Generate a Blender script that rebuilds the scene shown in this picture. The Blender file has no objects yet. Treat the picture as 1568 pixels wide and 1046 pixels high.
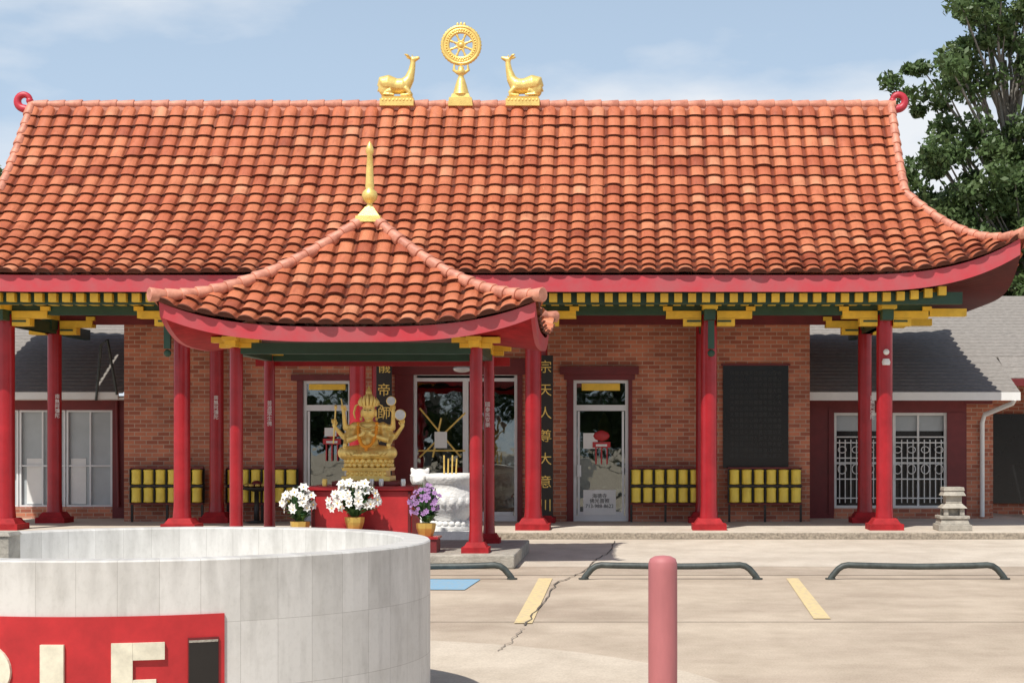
import bpy, math, random
import numpy as np
from mathutils import Vector, Matrix
random.seed(7); rng=np.random.default_rng(7)
sc=bpy.context.scene
F=2520.0; CX=965.0; CY=672.0; EYE=1.6
# survey helpers: metres on the vertical plane at distance D
def mx(px,D): return (px-CX)*D/F
def mz(py,D): return EYE+(CY-py)*D/F

# ------------------------------------------------------------ materials
def new_mat(name):
    m=bpy.data.materials.new(name); m.use_nodes=True
    nt=m.node_tree; b=nt.nodes['Principled BSDF']; return m,nt,b
def N(nt,t,**k):
    n=nt.nodes.new(t)
    for a,v in k.items(): setattr(n,a,v)
    return n
def mat(name,col,rough=0.6,metal=0.0,var=0.2,scale=4.0,bump=0.0,bscale=30,spec=None,stretch=None,dirt=None):
    m,nt,b=new_mat(name)
    tc=N(nt,'ShaderNodeTexCoord'); mp=N(nt,'ShaderNodeMapping')
    nt.links.new(tc.outputs['Object'],mp.inputs['Vector'])
    if stretch: mp.inputs['Scale'].default_value=stretch
    no=N(nt,'ShaderNodeTexNoise'); no.inputs['Scale'].default_value=scale; no.inputs['Detail'].default_value=6
    no.inputs['Roughness'].default_value=0.65
    nt.links.new(mp.outputs[0],no.inputs['Vector'])
    cr=N(nt,'ShaderNodeValToRGB')
    cr.color_ramp.elements[0].position=0.3; cr.color_ramp.elements[1].position=0.7
    lo=[max(0,c*(1-var)) for c in col]; hi=[min(1,c*(1+var)) for c in col]
    if dirt: lo=list(dirt)
    cr.color_ramp.elements[0].color=(*lo,1); cr.color_ramp.elements[1].color=(*hi,1)
    nt.links.new(no.outputs['Fac'],cr.inputs['Fac']); nt.links.new(cr.outputs[0],b.inputs['Base Color'])
    b.inputs['Roughness'].default_value=rough; b.inputs['Metallic'].default_value=metal
    if spec is not None: b.inputs['Specular IOR Level'].default_value=spec
    if bump>0:
        n2=N(nt,'ShaderNodeTexNoise'); n2.inputs['Scale'].default_value=bscale; n2.inputs['Detail'].default_value=4
        nt.links.new(tc.outputs['Object'],n2.inputs['Vector'])
        bp=N(nt,'ShaderNodeBump'); bp.inputs['Strength'].default_value=bump; bp.inputs['Distance'].default_value=0.02
        nt.links.new(n2.outputs['Fac'],bp.inputs['Height']); nt.links.new(bp.outputs[0],b.inputs['Normal'])
    return m

def mat_tile():
    m,nt,b=new_mat('roof_tile_clay')
    uv=N(nt,'ShaderNodeUVMap'); fl=N(nt,'ShaderNodeVectorMath',operation='FLOOR')
    nt.links.new(uv.outputs[0],fl.inputs[0])
    wn=N(nt,'ShaderNodeTexWhiteNoise'); wn.noise_dimensions='2D'; nt.links.new(fl.outputs[0],wn.inputs['Vector'])
    cr=N(nt,'ShaderNodeValToRGB'); e=cr.color_ramp.elements
    e[0].position=0; e[0].color=(0.38,0.10,0.05,1); e[1].position=1; e[1].color=(0.70,0.30,0.165,1)
    x=e.new(0.10); x.color=(0.52,0.15,0.072,1); x=e.new(0.90); x.color=(0.62,0.215,0.105,1)
    nt.links.new(wn.outputs['Value'],cr.inputs['Fac'])
    tc=N(nt,'ShaderNodeTexCoord'); col=cr.outputs[0]
    for sc_,st,lo,p0,p1 in ((1.1,(1,1,1),(0.74,0.66,0.62),0.36,0.58),(7.0,(1.6,0.5,0.5),(0.70,0.63,0.60),0.30,0.52)):
        mp=N(nt,'ShaderNodeMapping'); mp.inputs['Scale'].default_value=st; nt.links.new(tc.outputs['Object'],mp.inputs['Vector'])
        no=N(nt,'ShaderNodeTexNoise'); no.inputs['Scale'].default_value=sc_; no.inputs['Detail'].default_value=8; no.inputs['Roughness'].default_value=0.7
        nt.links.new(mp.outputs[0],no.inputs['Vector'])
        r2=N(nt,'ShaderNodeValToRGB'); r2.color_ramp.elements[0].position=p0; r2.color_ramp.elements[0].color=(*lo,1)
        r2.color_ramp.elements[1].position=p1; r2.color_ramp.elements[1].color=(1,1,1,1)
        nt.links.new(no.outputs['Fac'],r2.inputs['Fac'])
        mu=N(nt,'ShaderNodeMix',data_type='RGBA',blend_type='MULTIPLY'); mu.inputs[0].default_value=0.85
        nt.links.new(col,mu.inputs[6]); nt.links.new(r2.outputs[0],mu.inputs[7]); col=mu.outputs[2]
    # shade between the rolls, painted into the colour of the pan channels
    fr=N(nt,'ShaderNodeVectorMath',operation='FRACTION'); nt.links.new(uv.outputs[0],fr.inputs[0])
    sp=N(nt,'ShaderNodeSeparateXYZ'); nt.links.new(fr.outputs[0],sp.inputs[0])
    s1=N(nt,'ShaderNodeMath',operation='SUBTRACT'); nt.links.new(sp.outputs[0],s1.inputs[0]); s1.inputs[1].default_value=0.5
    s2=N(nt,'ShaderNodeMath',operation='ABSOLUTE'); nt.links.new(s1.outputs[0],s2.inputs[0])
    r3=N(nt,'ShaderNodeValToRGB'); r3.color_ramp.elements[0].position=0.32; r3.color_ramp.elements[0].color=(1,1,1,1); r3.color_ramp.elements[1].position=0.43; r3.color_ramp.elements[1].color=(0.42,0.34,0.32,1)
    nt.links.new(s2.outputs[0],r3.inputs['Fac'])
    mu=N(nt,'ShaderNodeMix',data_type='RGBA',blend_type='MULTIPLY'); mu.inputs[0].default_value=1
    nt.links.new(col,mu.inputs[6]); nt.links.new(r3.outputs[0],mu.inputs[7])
    nt.links.new(mu.outputs[2],b.inputs['Base Color']); b.inputs['Roughness'].default_value=0.42
    return m
def mat_brick():
    m,nt,b=new_mat('brick')
    tc=N(nt,'ShaderNodeTexCoord'); sp=N(nt,'ShaderNodeSeparateXYZ'); cb=N(nt,'ShaderNodeCombineXYZ')
    nt.links.new(tc.outputs['Object'],sp.inputs[0])
    ad=N(nt,'ShaderNodeMath',operation='ADD'); nt.links.new(sp.outputs[0],ad.inputs[0]); nt.links.new(sp.outputs[1],ad.inputs[1])
    nt.links.new(ad.outputs[0],cb.inputs[0]); nt.links.new(sp.outputs[2],cb.inputs[1])
    br=N(nt,'ShaderNodeTexBrick'); br.inputs['Scale'].default_value=1
    br.inputs['Brick Width'].default_value=0.21; br.inputs['Row Height'].default_value=0.075
    br.inputs['Mortar Size'].default_value=0.008; br.inputs['Mortar Smooth'].default_value=0.3; br.inputs['Bias'].default_value=-0.15
    br.inputs['Color1'].default_value=(0.58,0.215,0.125,1); br.inputs['Color2'].default_value=(0.30,0.085,0.055,1)
    br.inputs['Mortar'].default_value=(0.50,0.37,0.29,1)
    nt.links.new(cb.outputs[0],br.inputs['Vector'])
    no=N(nt,'ShaderNodeTexNoise'); no.inputs['Scale'].default_value=1.5; no.inputs['Detail'].default_value=6
    nt.links.new(tc.outputs['Object'],no.inputs['Vector'])
    r2=N(nt,'ShaderNodeValToRGB'); r2.color_ramp.elements[0].position=0.3; r2.color_ramp.elements[0].color=(0.72,0.69,0.67,1)
    r2.color_ramp.elements[1].position=0.65; r2.color_ramp.elements[1].color=(1.1,1.05,1,1)
    nt.links.new(no.outputs['Fac'],r2.inputs['Fac'])
    mu=N(nt,'ShaderNodeMix',data_type='RGBA',blend_type='MULTIPLY'); mu.inputs[0].default_value=1
    nt.links.new(br.outputs['Color'],mu.inputs[6]); nt.links.new(r2.outputs[0],mu.inputs[7])
    nt.links.new(mu.outputs[2],b.inputs['Base Color']); b.inputs['Roughness'].default_value=0.85
    bp=N(nt,'ShaderNodeBump'); bp.inputs['Strength'].default_value=0.4; bp.inputs['Distance'].default_value=0.01; bp.invert=True
    nt.links.new(br.outputs['Fac'],bp.inputs['Height']); nt.links.new(bp.outputs[0],b.inputs['Normal'])
    return m
def mat_marble():
    m,nt,b=new_mat('white_stone_cladding')
    uv=N(nt,'ShaderNodeUVMap')
    br=N(nt,'ShaderNodeTexBrick'); br.inputs['Scale'].default_value=1; br.offset=0.0
    br.inputs['Brick Width'].default_value=0.2; br.inputs['Row Height'].default_value=0.34
    br.inputs['Mortar Size'].default_value=0.0018; br.inputs['Mortar Smooth'].default_value=0.5
    br.inputs['Color1'].default_value=(0.60,0.585,0.55,1); br.inputs['Color2'].default_value=(0.70,0.685,0.65,1)
    br.inputs['Mortar'].default_value=(0.46,0.44,0.41,1)
    nt.links.new(uv.outputs[0],br.inputs['Vector']); col=br.outputs['Color']
    sp=N(nt,'ShaderNodeSeparateXYZ'); nt.links.new(uv.outputs[0],sp.inputs[0])
    mr=N(nt,'ShaderNodeMapRange'); mr.inputs[1].default_value=0.72; mr.inputs[2].default_value=1.0; mr.inputs[3].default_value=0; mr.inputs[4].default_value=0.16
    nt.links.new(sp.outputs[1],mr.inputs[0])
    for st,lo,k in (((9,2.2,1),(0.66,0.655,0.645),1),((3.5,4,1),(0.84,0.83,0.81),0),((40,30,1),(0.86,0.86,0.85),0)):
        mp=N(nt,'ShaderNodeMapping'); mp.inputs['Scale'].default_value=st; nt.links.new(uv.outputs[0],mp.inputs['Vector'])
        no=N(nt,'ShaderNodeTexNoise'); no.inputs['Scale'].default_value=1; no.inputs['Detail'].default_value=6; no.inputs['Roughness'].default_value=0.6
        nt.links.new(mp.outputs[0],no.inputs['Vector']); src=no.outputs['Fac']
        if k:
            sb=N(nt,'ShaderNodeMath',operation='SUBTRACT'); nt.links.new(src,sb.inputs[0]); nt.links.new(mr.outputs[0],sb.inputs[1]); src=sb.outputs[0]
        r2=N(nt,'ShaderNodeValToRGB'); r2.color_ramp.elements[0].position=0.18; r2.color_ramp.elements[0].color=(*lo,1)
        r2.color_ramp.elements[1].position=0.5; r2.color_ramp.elements[1].color=(1,1,1,1)
        nt.links.new(src,r2.inputs['Fac'])
        mu=N(nt,'ShaderNodeMix',data_type='RGBA',blend_type='MULTIPLY'); mu.inputs[0].default_value=0.8
        nt.links.new(col,mu.inputs[6]); nt.links.new(r2.outputs[0],mu.inputs[7]); col=mu.outputs[2]
    nt.links.new(col,b.inputs['Base Color']); b.inputs['Roughness'].default_value=0.55
    return m
def mat_concrete(name,c1,c2,lo1=0.78,lo2=0.82):
    m,nt,b=new_mat(name)
    tc=N(nt,'ShaderNodeTexCoord')
    def noise(s,d,st=(1,1,1)):
        mp=N(nt,'ShaderNodeMapping'); mp.inputs['Scale'].default_value=st; nt.links.new(tc.outputs['Object'],mp.inputs['Vector'])
        n=N(nt,'ShaderNodeTexNoise'); n.inputs['Scale'].default_value=s; n.inputs['Detail'].default_value=d; n.inputs['Roughness'].default_value=0.65
        nt.links.new(mp.outputs[0],n.inputs['Vector']); return n
    n1=noise(0.35,7,(1,1.6,1)); n2=noise(60,3); n3=noise(2.2,9,(1,0.6,1))
    cr=N(nt,'ShaderNodeValToRGB'); cr.color_ramp.elements[0].position=0.35; cr.color_ramp.elements[1].position=0.62
    cr.color_ramp.elements[0].color=(*c1,1); cr.color_ramp.elements[1].color=(*c2,1)
    nt.links.new(n1.outputs['Fac'],cr.inputs['Fac'])
    col=cr.outputs[0]
    for n,lo in ((n2,lo1),(n3,lo2)):
        r=N(nt,'ShaderNodeValToRGB'); r.color_ramp.elements[0].position=0.3; r.color_ramp.elements[0].color=(lo,lo*0.98,lo*0.95,1)
        r.color_ramp.elements[1].position=0.6; r.color_ramp.elements[1].color=(1.05,1.05,1.05,1)
        nt.links.new(n.outputs['Fac'],r.inputs['Fac'])
        mu=N(nt,'ShaderNodeMix',data_type='RGBA',blend_type='MULTIPLY'); mu.inputs[0].default_value=0.8
        nt.links.new(col,mu.inputs[6]); nt.links.new(r.outputs[0],mu.inputs[7]); col=mu.outputs[2]
    nt.links.new(col,b.inputs['Base Color']); b.inputs['Roughness'].default_value=0.9
    bp=N(nt,'ShaderNodeBump'); bp.inputs['Strength'].default_value=0.25; bp.inputs['Distance'].default_value=0.01
    nt.links.new(n2.outputs['Fac'],bp.inputs['Height']); nt.links.new(bp.outputs[0],b.inputs['Normal'])
    return m
def mat_leaf(name,c1,c2,c3):
    m,nt,b=new_mat(name)
    tc=N(nt,'ShaderNodeTexCoord'); no=N(nt,'ShaderNodeTexNoise'); no.inputs['Scale'].default_value=1.2; no.inputs['Detail'].default_value=9
    no.inputs['Roughness'].default_value=0.75
    nt.links.new(tc.outputs['Object'],no.inputs['Vector'])
    cr=N(nt,'ShaderNodeValToRGB'); e=cr.color_ramp.elements; e[0].position=0.3; e[0].color=(*c1,1); e[1].position=0.7; e[1].color=(*c3,1)
    x=e.new(0.5); x.color=(*c2,1)
    nt.links.new(no.outputs['Fac'],cr.inputs['Fac']); nt.links.new(cr.outputs[0],b.inputs['Base Color'])
    b.inputs['Roughness'].default_value=0.5
    tr=N(nt,'ShaderNodeBsdfTranslucent'); nt.links.new(cr.outputs[0],tr.inputs[0])
    mx_=N(nt,'ShaderNodeMixShader'); mx_.inputs[0].default_value=0.3
    nt.links.new(b.outputs[0],mx_.inputs[1]); nt.links.new(tr.outputs[0],mx_.inputs[2])
    nt.links.new(mx_.outputs[0],nt.nodes['Material Output'].inputs[0])
    return m

M={}
M['tile']=mat_tile(); M['brick']=mat_brick(); M['marble']=mat_marble()
M['tilegap']=mat('tile_gap_shade',(0.11,0.034,0.02),0.9,var=0.3)  # painted shade: dark colour on course risers and open eave ends
M['ridge']=mat('ridge_tile',(0.60,0.26,0.17),0.55,var=0.25,scale=7,dirt=(0.40,0.14,0.09))
M['red']=mat('red_lacquer',(0.35,0.014,0.020),0.26,var=0.2,scale=3)
M['redm']=mat('red_lacquer_worn',(0.34,0.018,0.022),0.7,var=0.3,scale=6,spec=0.2)
M['fascia']=mat('fascia_red',(0.42,0.030,0.042),0.5,var=0.3,scale=2.0,dirt=(0.42,0.10,0.11))
M['dred']=mat('dark_red_paint',(0.15,0.014,0.016),0.5,var=0.2)
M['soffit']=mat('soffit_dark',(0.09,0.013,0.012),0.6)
M['yel']=mat('yellow_paint',(0.86,0.55,0.05),0.5,var=0.15,scale=5)
M['wheelyel']=mat('prayer_wheel_yellow',(0.92,0.68,0.09),0.4,var=0.12,scale=5)
M['green']=mat('green_paint',(0.02,0.065,0.04),0.5,var=0.2)
M['curl']=mat('ornament_red',(0.50,0.03,0.05),0.45)
M['gold']=mat('gold_paint',(0.88,0.64,0.20),0.38,0.4,var=0.15,scale=10,bump=0.2,bscale=60)
M['goldp']=mat('gold_matte',(0.80,0.56,0.15),0.45,0.3,var=0.2,scale=10)
M['white']=mat('white_paint',(0.75,0.75,0.73),0.5,var=0.05)
M['alu']=mat('aluminium_frame',(0.70,0.71,0.72),0.4,0.1,var=0.05)
M['paper']=mat('paper',(0.78,0.78,0.76),0.8,var=0.05)
M['black']=mat('black_granite',(0.012,0.012,0.013),0.2,var=0.2,spec=0.4)
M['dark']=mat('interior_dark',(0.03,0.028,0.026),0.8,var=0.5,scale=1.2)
M['board']=mat('board_black',(0.015,0.012,0.01),0.45)
M['etch']=mat('etched_granite',(0.03,0.032,0.031),0.6)
M['shingle']=mat('shingle_grey',(0.25,0.23,0.21),0.9,var=0.35,scale=10,bump=0.5,bscale=14,stretch=(1,4,4))
M['stone']=mat('grey_stone',(0.36,0.33,0.28),0.9,var=0.3,scale=8,bump=0.5,bscale=40)
M['wstone']=mat('white_marble_carved',(0.76,0.75,0.72),0.55,var=0.10,scale=9,bump=0.6,bscale=25)
M['pipe']=mat('painted_pipe',(0.055,0.065,0.06),0.5,var=0.4,scale=12)
M['bollard']=mat('faded_red_sleeve',(0.45,0.15,0.155),0.6,var=0.16,scale=3,stretch=(1,1,0.3))
M['signred']=mat('sign_red',(0.46,0.022,0.026),0.45,var=0.2,scale=5)
M['signw']=mat('sign_letter',(0.70,0.66,0.52),0.6,var=0.18,scale=12)
M['lineY']=mat('line_yellow',(0.72,0.54,0.24),0.8,var=0.12,scale=18,dirt=(0.50,0.42,0.29))
M['lineB']=mat('line_blue',(0.15,0.35,0.53),0.8,var=0.15,scale=14,dirt=(0.30,0.38,0.42))
M['crack']=mat('crack_tar',(0.12,0.10,0.08),0.9)
M['joint']=mat('joint_grime',(0.24,0.20,0.16),0.9,var=0.4,scale=3)
M['orange']=mat('marigold',(0.80,0.30,0.02),0.8)
M['silver']=mat('silver',(0.6,0.6,0.6),0.3,0.7)
M['petalw']=mat('petal_white',(0.80,0.79,0.75),0.7,var=0.05)
M['petalp']=mat('petal_purple',(0.36,0.20,0.42),0.7,var=0.3)
M['fleaf']=mat('flower_leaf',(0.05,0.13,0.04),0.5,var=0.4,scale=20)
M['pot']=mat('gilt_pot',(0.62,0.42,0.10),0.4,0.3,var=0.2)
M['bark']=mat('bark',(0.30,0.28,0.25),0.9,var=0.3,scale=8,bump=0.6)
M['leaf']=mat_leaf('foliage',(0.045,0.085,0.025),(0.095,0.155,0.05),(0.17,0.23,0.09))
M['leaf2']=mat_leaf('foliage_dark',(0.02,0.045,0.012),(0.055,0.10,0.03),(0.10,0.15,0.05))
M['winglass']=mat('frosted_glass',(0.42,0.46,0.48),0.25,var=0.12,scale=1.5)
M['lot']=mat_concrete('parking_concrete',(0.40,0.32,0.245),(0.54,0.45,0.35))
M['walk']=mat_concrete('walk_concrete',(0.52,0.45,0.37),(0.62,0.55,0.46))
M['pad']=mat_concrete('pad_concrete',(0.50,0.425,0.34),(0.59,0.51,0.41))
M['patch']=mat_concrete('patched_concrete',(0.37,0.30,0.235),(0.47,0.39,0.305))
M['agg']=mat('aggregate_edge',(0.33,0.28,0.22),0.95,var=0.5,scale=25,bump=0.8,bscale=60)
def mat_glass():
    m,nt,b=new_mat('door_glass')
    tc=N(nt,'ShaderNodeTexCoord'); no=N(nt,'ShaderNodeTexNoise'); no.inputs['Scale'].default_value=1.1; no.inputs['Detail'].default_value=3
    nt.links.new(tc.outputs['Object'],no.inputs['Vector'])
    bp=N(nt,'ShaderNodeBump'); bp.inputs['Strength'].default_value=0.06; bp.inputs['Distance'].default_value=0.1
    nt.links.new(no.outputs['Fac'],bp.inputs['Height'])
    g=N(nt,'ShaderNodeBsdfGlossy'); g.inputs['Roughness'].default_value=0.02; g.inputs['Color'].default_value=(0.8,0.85,0.83,1)
    nt.links.new(bp.outputs[0],g.inputs['Normal'])
    t=N(nt,'ShaderNodeBsdfTransparent'); t.inputs[0].default_value=(0.55,0.58,0.56,1)
    mxs=N(nt,'ShaderNodeMixShader'); mxs.inputs[0].default_value=0.2
    nt.links.new(t.outputs[0],mxs.inputs[1]); nt.links.new(g.outputs[0],mxs.inputs[2])
    nt.links.new(mxs.outputs[0],nt.nodes['Material Output'].inputs[0]); return m
M['glass']=mat_glass()

# ------------------------------------------------------------ mesh builder
def link(o,parent=None):
    sc.collection.objects.link(o)
    if parent:
        o.parent=parent; o.matrix_parent_inverse=Matrix.Translation(-Vector(parent.location))
    return o
def empty(name,loc):
    o=bpy.data.objects.new(name,None); o.location=loc; o.empty_display_size=0.2
    sc.collection.objects.link(o); return o
class MB:
    def __init__(s): s.v=[];s.f=[];s.mi=[];s.sm=[];s.mats=[]
    def add(s,v,f,m,smooth=False):
        o=len(s.v); s.v+= [tuple(p) for p in v]
        if m not in s.mats: s.mats.append(m)
        i=s.mats.index(m)
        for q in f: s.f.append(tuple(a+o for a in q)); s.mi.append(i); s.sm.append(smooth)
    def box(s,x0,x1,y0,y1,z0,z1,m):
        if x0>x1:x0,x1=x1,x0
        if y0>y1:y0,y1=y1,y0
        if z0>z1:z0,z1=z1,z0
        v=[(x0,y0,z0),(x1,y0,z0),(x1,y1,z0),(x0,y1,z0),(x0,y0,z1),(x1,y0,z1),(x1,y1,z1),(x0,y1,z1)]
        s.add(v,[(0,3,2,1),(4,5,6,7),(0,1,5,4),(1,2,6,5),(2,3,7,6),(3,0,4,7)],m)
    def frust(s,cx,cy,z0,z1,a0,a1,m,b0=None,b1=None):
        b0=b0 or a0; b1=b1 or a1
        v=[(cx-a0,cy-b0,z0),(cx+a0,cy-b0,z0),(cx+a0,cy+b0,z0),(cx-a0,cy+b0,z0),(cx-a1,cy-b1,z1),(cx+a1,cy-b1,z1),(cx+a1,cy+b1,z1),(cx-a1,cy+b1,z1)]
        s.add(v,[(0,3,2,1),(4,5,6,7),(0,1,5,4),(1,2,6,5),(2,3,7,6),(3,0,4,7)],m)
    def tube(s,pts,rad,m,n=12,caps=True,sy=1.0):
        pts=[Vector(p) for p in pts]
        if not hasattr(rad,'__len__'): rad=[rad]*len(pts)
        v=[];f=[]; up=None
        for i,p in enumerate(pts):
            t=(pts[min(i+1,len(pts)-1)]-pts[max(i-1,0)]).normalized()
            if up is None:
                up=Vector((0,0,1)) if abs(t.z)<0.9 else Vector((0,1,0))
            a=t.cross(up)
            if a.length<1e-4: a=t.cross(Vector((1,0,0)))
            a.normalize(); b=a.cross(t).normalized(); up=b
            for k in range(n):
                an=2*math.pi*k/n
                v.append(p+a*math.cos(an)*rad[i]+b*math.sin(an)*rad[i]*sy)
        for i in range(len(pts)-1):
            for k in range(n):
                f.append((i*n+k,i*n+(k+1)%n,(i+1)*n+(k+1)%n,(i+1)*n+k))
        s.add(v,f,m,True)
        if caps:
            s.add(v[:n],[tuple(range(n))[::-1]],m); s.add(v[-n:],[tuple(range(n))],m)
    def lathe(s,c,prof,m,n=24,sx=1,sy=1,smooth=True):
        v=[];f=[]
        for r,z in prof:
            for k in range(n):
                a=2*math.pi*k/n; v.append((c[0]+r*math.cos(a)*sx,c[1]+r*math.sin(a)*sy,c[2]+z))
        for i in range(len(prof)-1):
            for k in range(n): f.append((i*n+k,i*n+(k+1)%n,(i+1)*n+(k+1)%n,(i+1)*n+k))
        s.add(v,f,m,smooth)
        s.add(v[:n],[tuple(range(n))[::-1]],m); s.add(v[-n:],[tuple(range(n))],m)
    def ball(s,c,r,m,n=14,k=9):
        if not hasattr(r,'__len__'): r=(r,r,r)
        v=[(c[0],c[1],c[2]-r[2])];f=[]
        for i in range(1,k):
            ph=-math.pi/2+math.pi*i/k
            for j in range(n):
                a=2*math.pi*j/n; v.append((c[0]+r[0]*math.cos(ph)*math.cos(a),c[1]+r[1]*math.cos(ph)*math.sin(a),c[2]+r[2]*math.sin(ph)))
        v.append((c[0],c[1],c[2]+r[2])); L=len(v)-1
        for j in range(n): f.append((0,1+(j+1)%n,1+j)); f.append((L,L-n+j,L-n+(j+1)%n))
        for i in range(k-2):
            for j in range(n): f.append((1+i*n+j,1+i*n+(j+1)%n,1+(i+1)*n+(j+1)%n,1+(i+1)*n+j))
        s.add(v,f,m,True)
    def build(s,name,parent=None,remesh=None,bevel=None):
        me=bpy.data.meshes.new(name); me.from_pydata(s.v,[],s.f)
        for m in s.mats: me.materials.append(M[m])
        me.polygons.foreach_set('material_index',s.mi); me.polygons.foreach_set('use_smooth',s.sm); me.update()
        o=bpy.data.objects.new(name,me); link(o,parent)
        if remesh:
            r=o.modifiers.new('r','REMESH'); r.mode='VOXEL'; r.voxel_size=remesh; r.use_smooth_shade=True
            q=o.modifiers.new('s','SMOOTH'); q.iterations=2; q.factor=0.5
        if bevel:
            q=o.modifiers.new('b','BEVEL'); q.width=bevel; q.segments=2; q.limit_method='ANGLE'
        return o
def sheet(name,poly,z,m,parent=None):
    b=MB(); b.add([(x,y,z) for x,y in poly],[tuple(range(len(poly)))],m); return b.build(name,parent)
def text(name,body,size,loc,m,parent,ext=0.004,line=1.0,align='CENTER'):
    c=bpy.data.curves.new(name,'FONT'); c.body=body; c.size=size; c.extrude=ext; c.align_x=align; c.space_line=line
    c.resolution_u=3
    o=bpy.data.objects.new(name,c); o.rotation_euler=(math.pi/2,0,0); o.location=loc
    c.materials.append(M[m]); link(o,parent); return o

# ------------------------------------------------------------ tiled roof surface
def tiles(name,origin,A,Dn,zf,a0,a1,pitch,d0,d1,course,inside,parent,roll=0.062,step=0.046,ns=10):
    nC=int(round((a1-a0)/pitch)); pitch=(a1-a0)/nC
    ts=np.arange(ns)/ns
    av=(np.arange(nC)[:,None]+ts[None,:]).ravel(); av=np.append(av,nC-1e-4)
    a=a0+av*pitch; t=av-np.floor(av)
    q=np.abs(t-0.5)/0.40
    hr=np.where(q<1,roll*np.power(np.clip(1-q*q,0,1),0.6),0.0)
    dg=np.linspace(d0,d1,500); zg=zf(0*dg,dg); sg=np.concatenate([[0],np.cumsum(np.hypot(np.diff(dg),np.diff(zg)))]); S=sg[-1]
    nR=int(math.ceil(S/course)); course=S/nR
    dv=[];fr=[];ci=[]
    for k in range(nR,0,-1):
        for ff in (0.0,0.3,0.6,0.85,0.97):
            dv.append(float(np.interp(S-k*course+ff*course,sg,dg))); fr.append(ff); ci.append(nR-k)
    dv.append(d1);fr.append(0.999);ci.append(nR-1)
    dv=np.array(dv);fr=np.array(fr);ci=np.array(ci)
    Ag,Dg=np.meshgrid(a,dv); eps=0.01
    Z=zf(Ag,Dg); Zd=(zf(Ag,Dg+eps)-zf(Ag,Dg-eps))/(2*eps)
    H=hr[None,:]+step*fr[:,None]
    jit=rng.normal(0,0.007,(nR+1,nC+1)); ccol=np.minimum(np.floor(av).astype(int),nC-1)
    H=H+jit[ci[:,None],ccol[None,:]]*fr[:,None]
    nl=np.sqrt(1+Zd*Zd); nD=-Zd/nl; nZ=1/nl
    lipd=((hr/roll)*0.03)[None,:]*np.clip((fr[:,None]-0.8)/0.165,0,1)*(fr[:,None]<0.99)
    jl=rng.normal(0,0.008,(nR+1,nC+1))[ci[:,None],ccol[None,:]]*np.clip((fr[:,None]-0.5)*2,0,1)
    d2=Dg+nD*H+lipd+jl; z2=Z+nZ*H+(lipd+jl)*Zd
    A=np.array(A,float);Dn=np.array(Dn,float)
    P=np.array(origin)[None,None,:]+Ag[...,None]*A+d2[...,None]*Dn; P[...,2]=origin[2]+z2
    sk=P[-1:].copy(); sk[...,2]-=(0.02+hr*0.9)[None,:]; sk-= (Dn*0.03)
    P=np.concatenate([P,sk],0)
    R,C=P.shape[:2]
    idx=np.arange(R*C).reshape(R,C)
    faces=np.stack([idx[:-1,:-1],idx[1:,:-1],idx[1:,1:],idx[:-1,1:]],-1).reshape(-1,4)
    cen_a=np.broadcast_to((a[:-1]+a[1:])/2,(R-1,C-1)); cd=np.append((dv[:-1]+dv[1:])/2,dv[-1]); cen_d=np.broadcast_to(cd[:,None],(R-1,C-1))
    keep=(inside(cen_a,cen_d)).ravel(); faces=faces[keep]
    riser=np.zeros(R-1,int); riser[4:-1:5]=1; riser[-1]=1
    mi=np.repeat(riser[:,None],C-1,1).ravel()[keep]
    if np.cross(A,Dn)[2]>0: faces=faces[:,::-1]
    me=bpy.data.meshes.new(name); me.from_pydata(P.reshape(-1,3).tolist(),[],faces.tolist())
    uvs=np.zeros((R,C,2)); uvs[...,0]=av[None,:]; uvs[:-1,:,1]=(ci+fr*0.99)[:,None]; uvs[-1,:,1]=nR-0.001
    ul=me.uv_layers.new(name='UVMap'); lv=np.empty(len(me.loops),int); me.loops.foreach_get('vertex_index',lv)
    ul.data.foreach_set('uv',uvs.reshape(-1,2)[lv].ravel())
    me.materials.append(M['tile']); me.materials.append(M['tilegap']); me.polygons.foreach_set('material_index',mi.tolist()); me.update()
    o=bpy.data.objects.new(name,me); return link(o,parent)
def ridge_tiles(b,pts,r,seg,m='ridge'):
    pts=[Vector(p) for p in pts]
    L=[0]
    for i in range(1,len(pts)): L.append(L[-1]+(pts[i]-pts[i-1]).length)
    def at(s):
        s=max(0,min(L[-1],s))
        for i in range(1,len(pts)):
            if s<=L[i]+1e-9:
                k=(s-L[i-1])/max(1e-9,L[i]-L[i-1]); return pts[i-1].lerp(pts[i],k)
        return pts[-1]
    n=max(1,int(round(L[-1]/seg))); seg=L[-1]/n
    for i in range(n):
        p=at(i*seg); q=at((i+1)*seg); q2=q+(q-p)*0.12; j=random.uniform(0.95,1.05)
        b.tube([p,p.lerp(q2,0.96),q2],[r*0.80*j,r*1.12*j,r*1.0*j],m,n=12)

# ================================================================ TEMPLE
BX=-3.02; YR=29.4; YF=26.9; YI=29.15; YW=29.6; FL=0.12
temple=empty('temple_building',(BX,YR,0))
RH=7.67; HC=9.2; DE=3.6; DG=1.5; LM=0.58
def z_main(a,d):
    w=np.clip(1-d/DE,0,1); aa=np.abs(a)
    lift=LM*np.clip((aa-6)/3.2,0,2)**3.4*(1-w)**1.6
    return 4.18+3.33*(0.47*w+0.53*w*w)+lift
def in_main(a,d):
    aa=np.abs(a); return (aa<=RH)|(d>=DG+(aa-RH)*(DE-DG)/(HC-RH)-0.02)
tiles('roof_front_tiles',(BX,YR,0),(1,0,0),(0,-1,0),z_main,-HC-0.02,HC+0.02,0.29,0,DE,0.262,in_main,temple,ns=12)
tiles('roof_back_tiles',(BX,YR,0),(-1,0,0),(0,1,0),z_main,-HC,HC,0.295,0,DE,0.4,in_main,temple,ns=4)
SW=HC-RH
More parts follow.
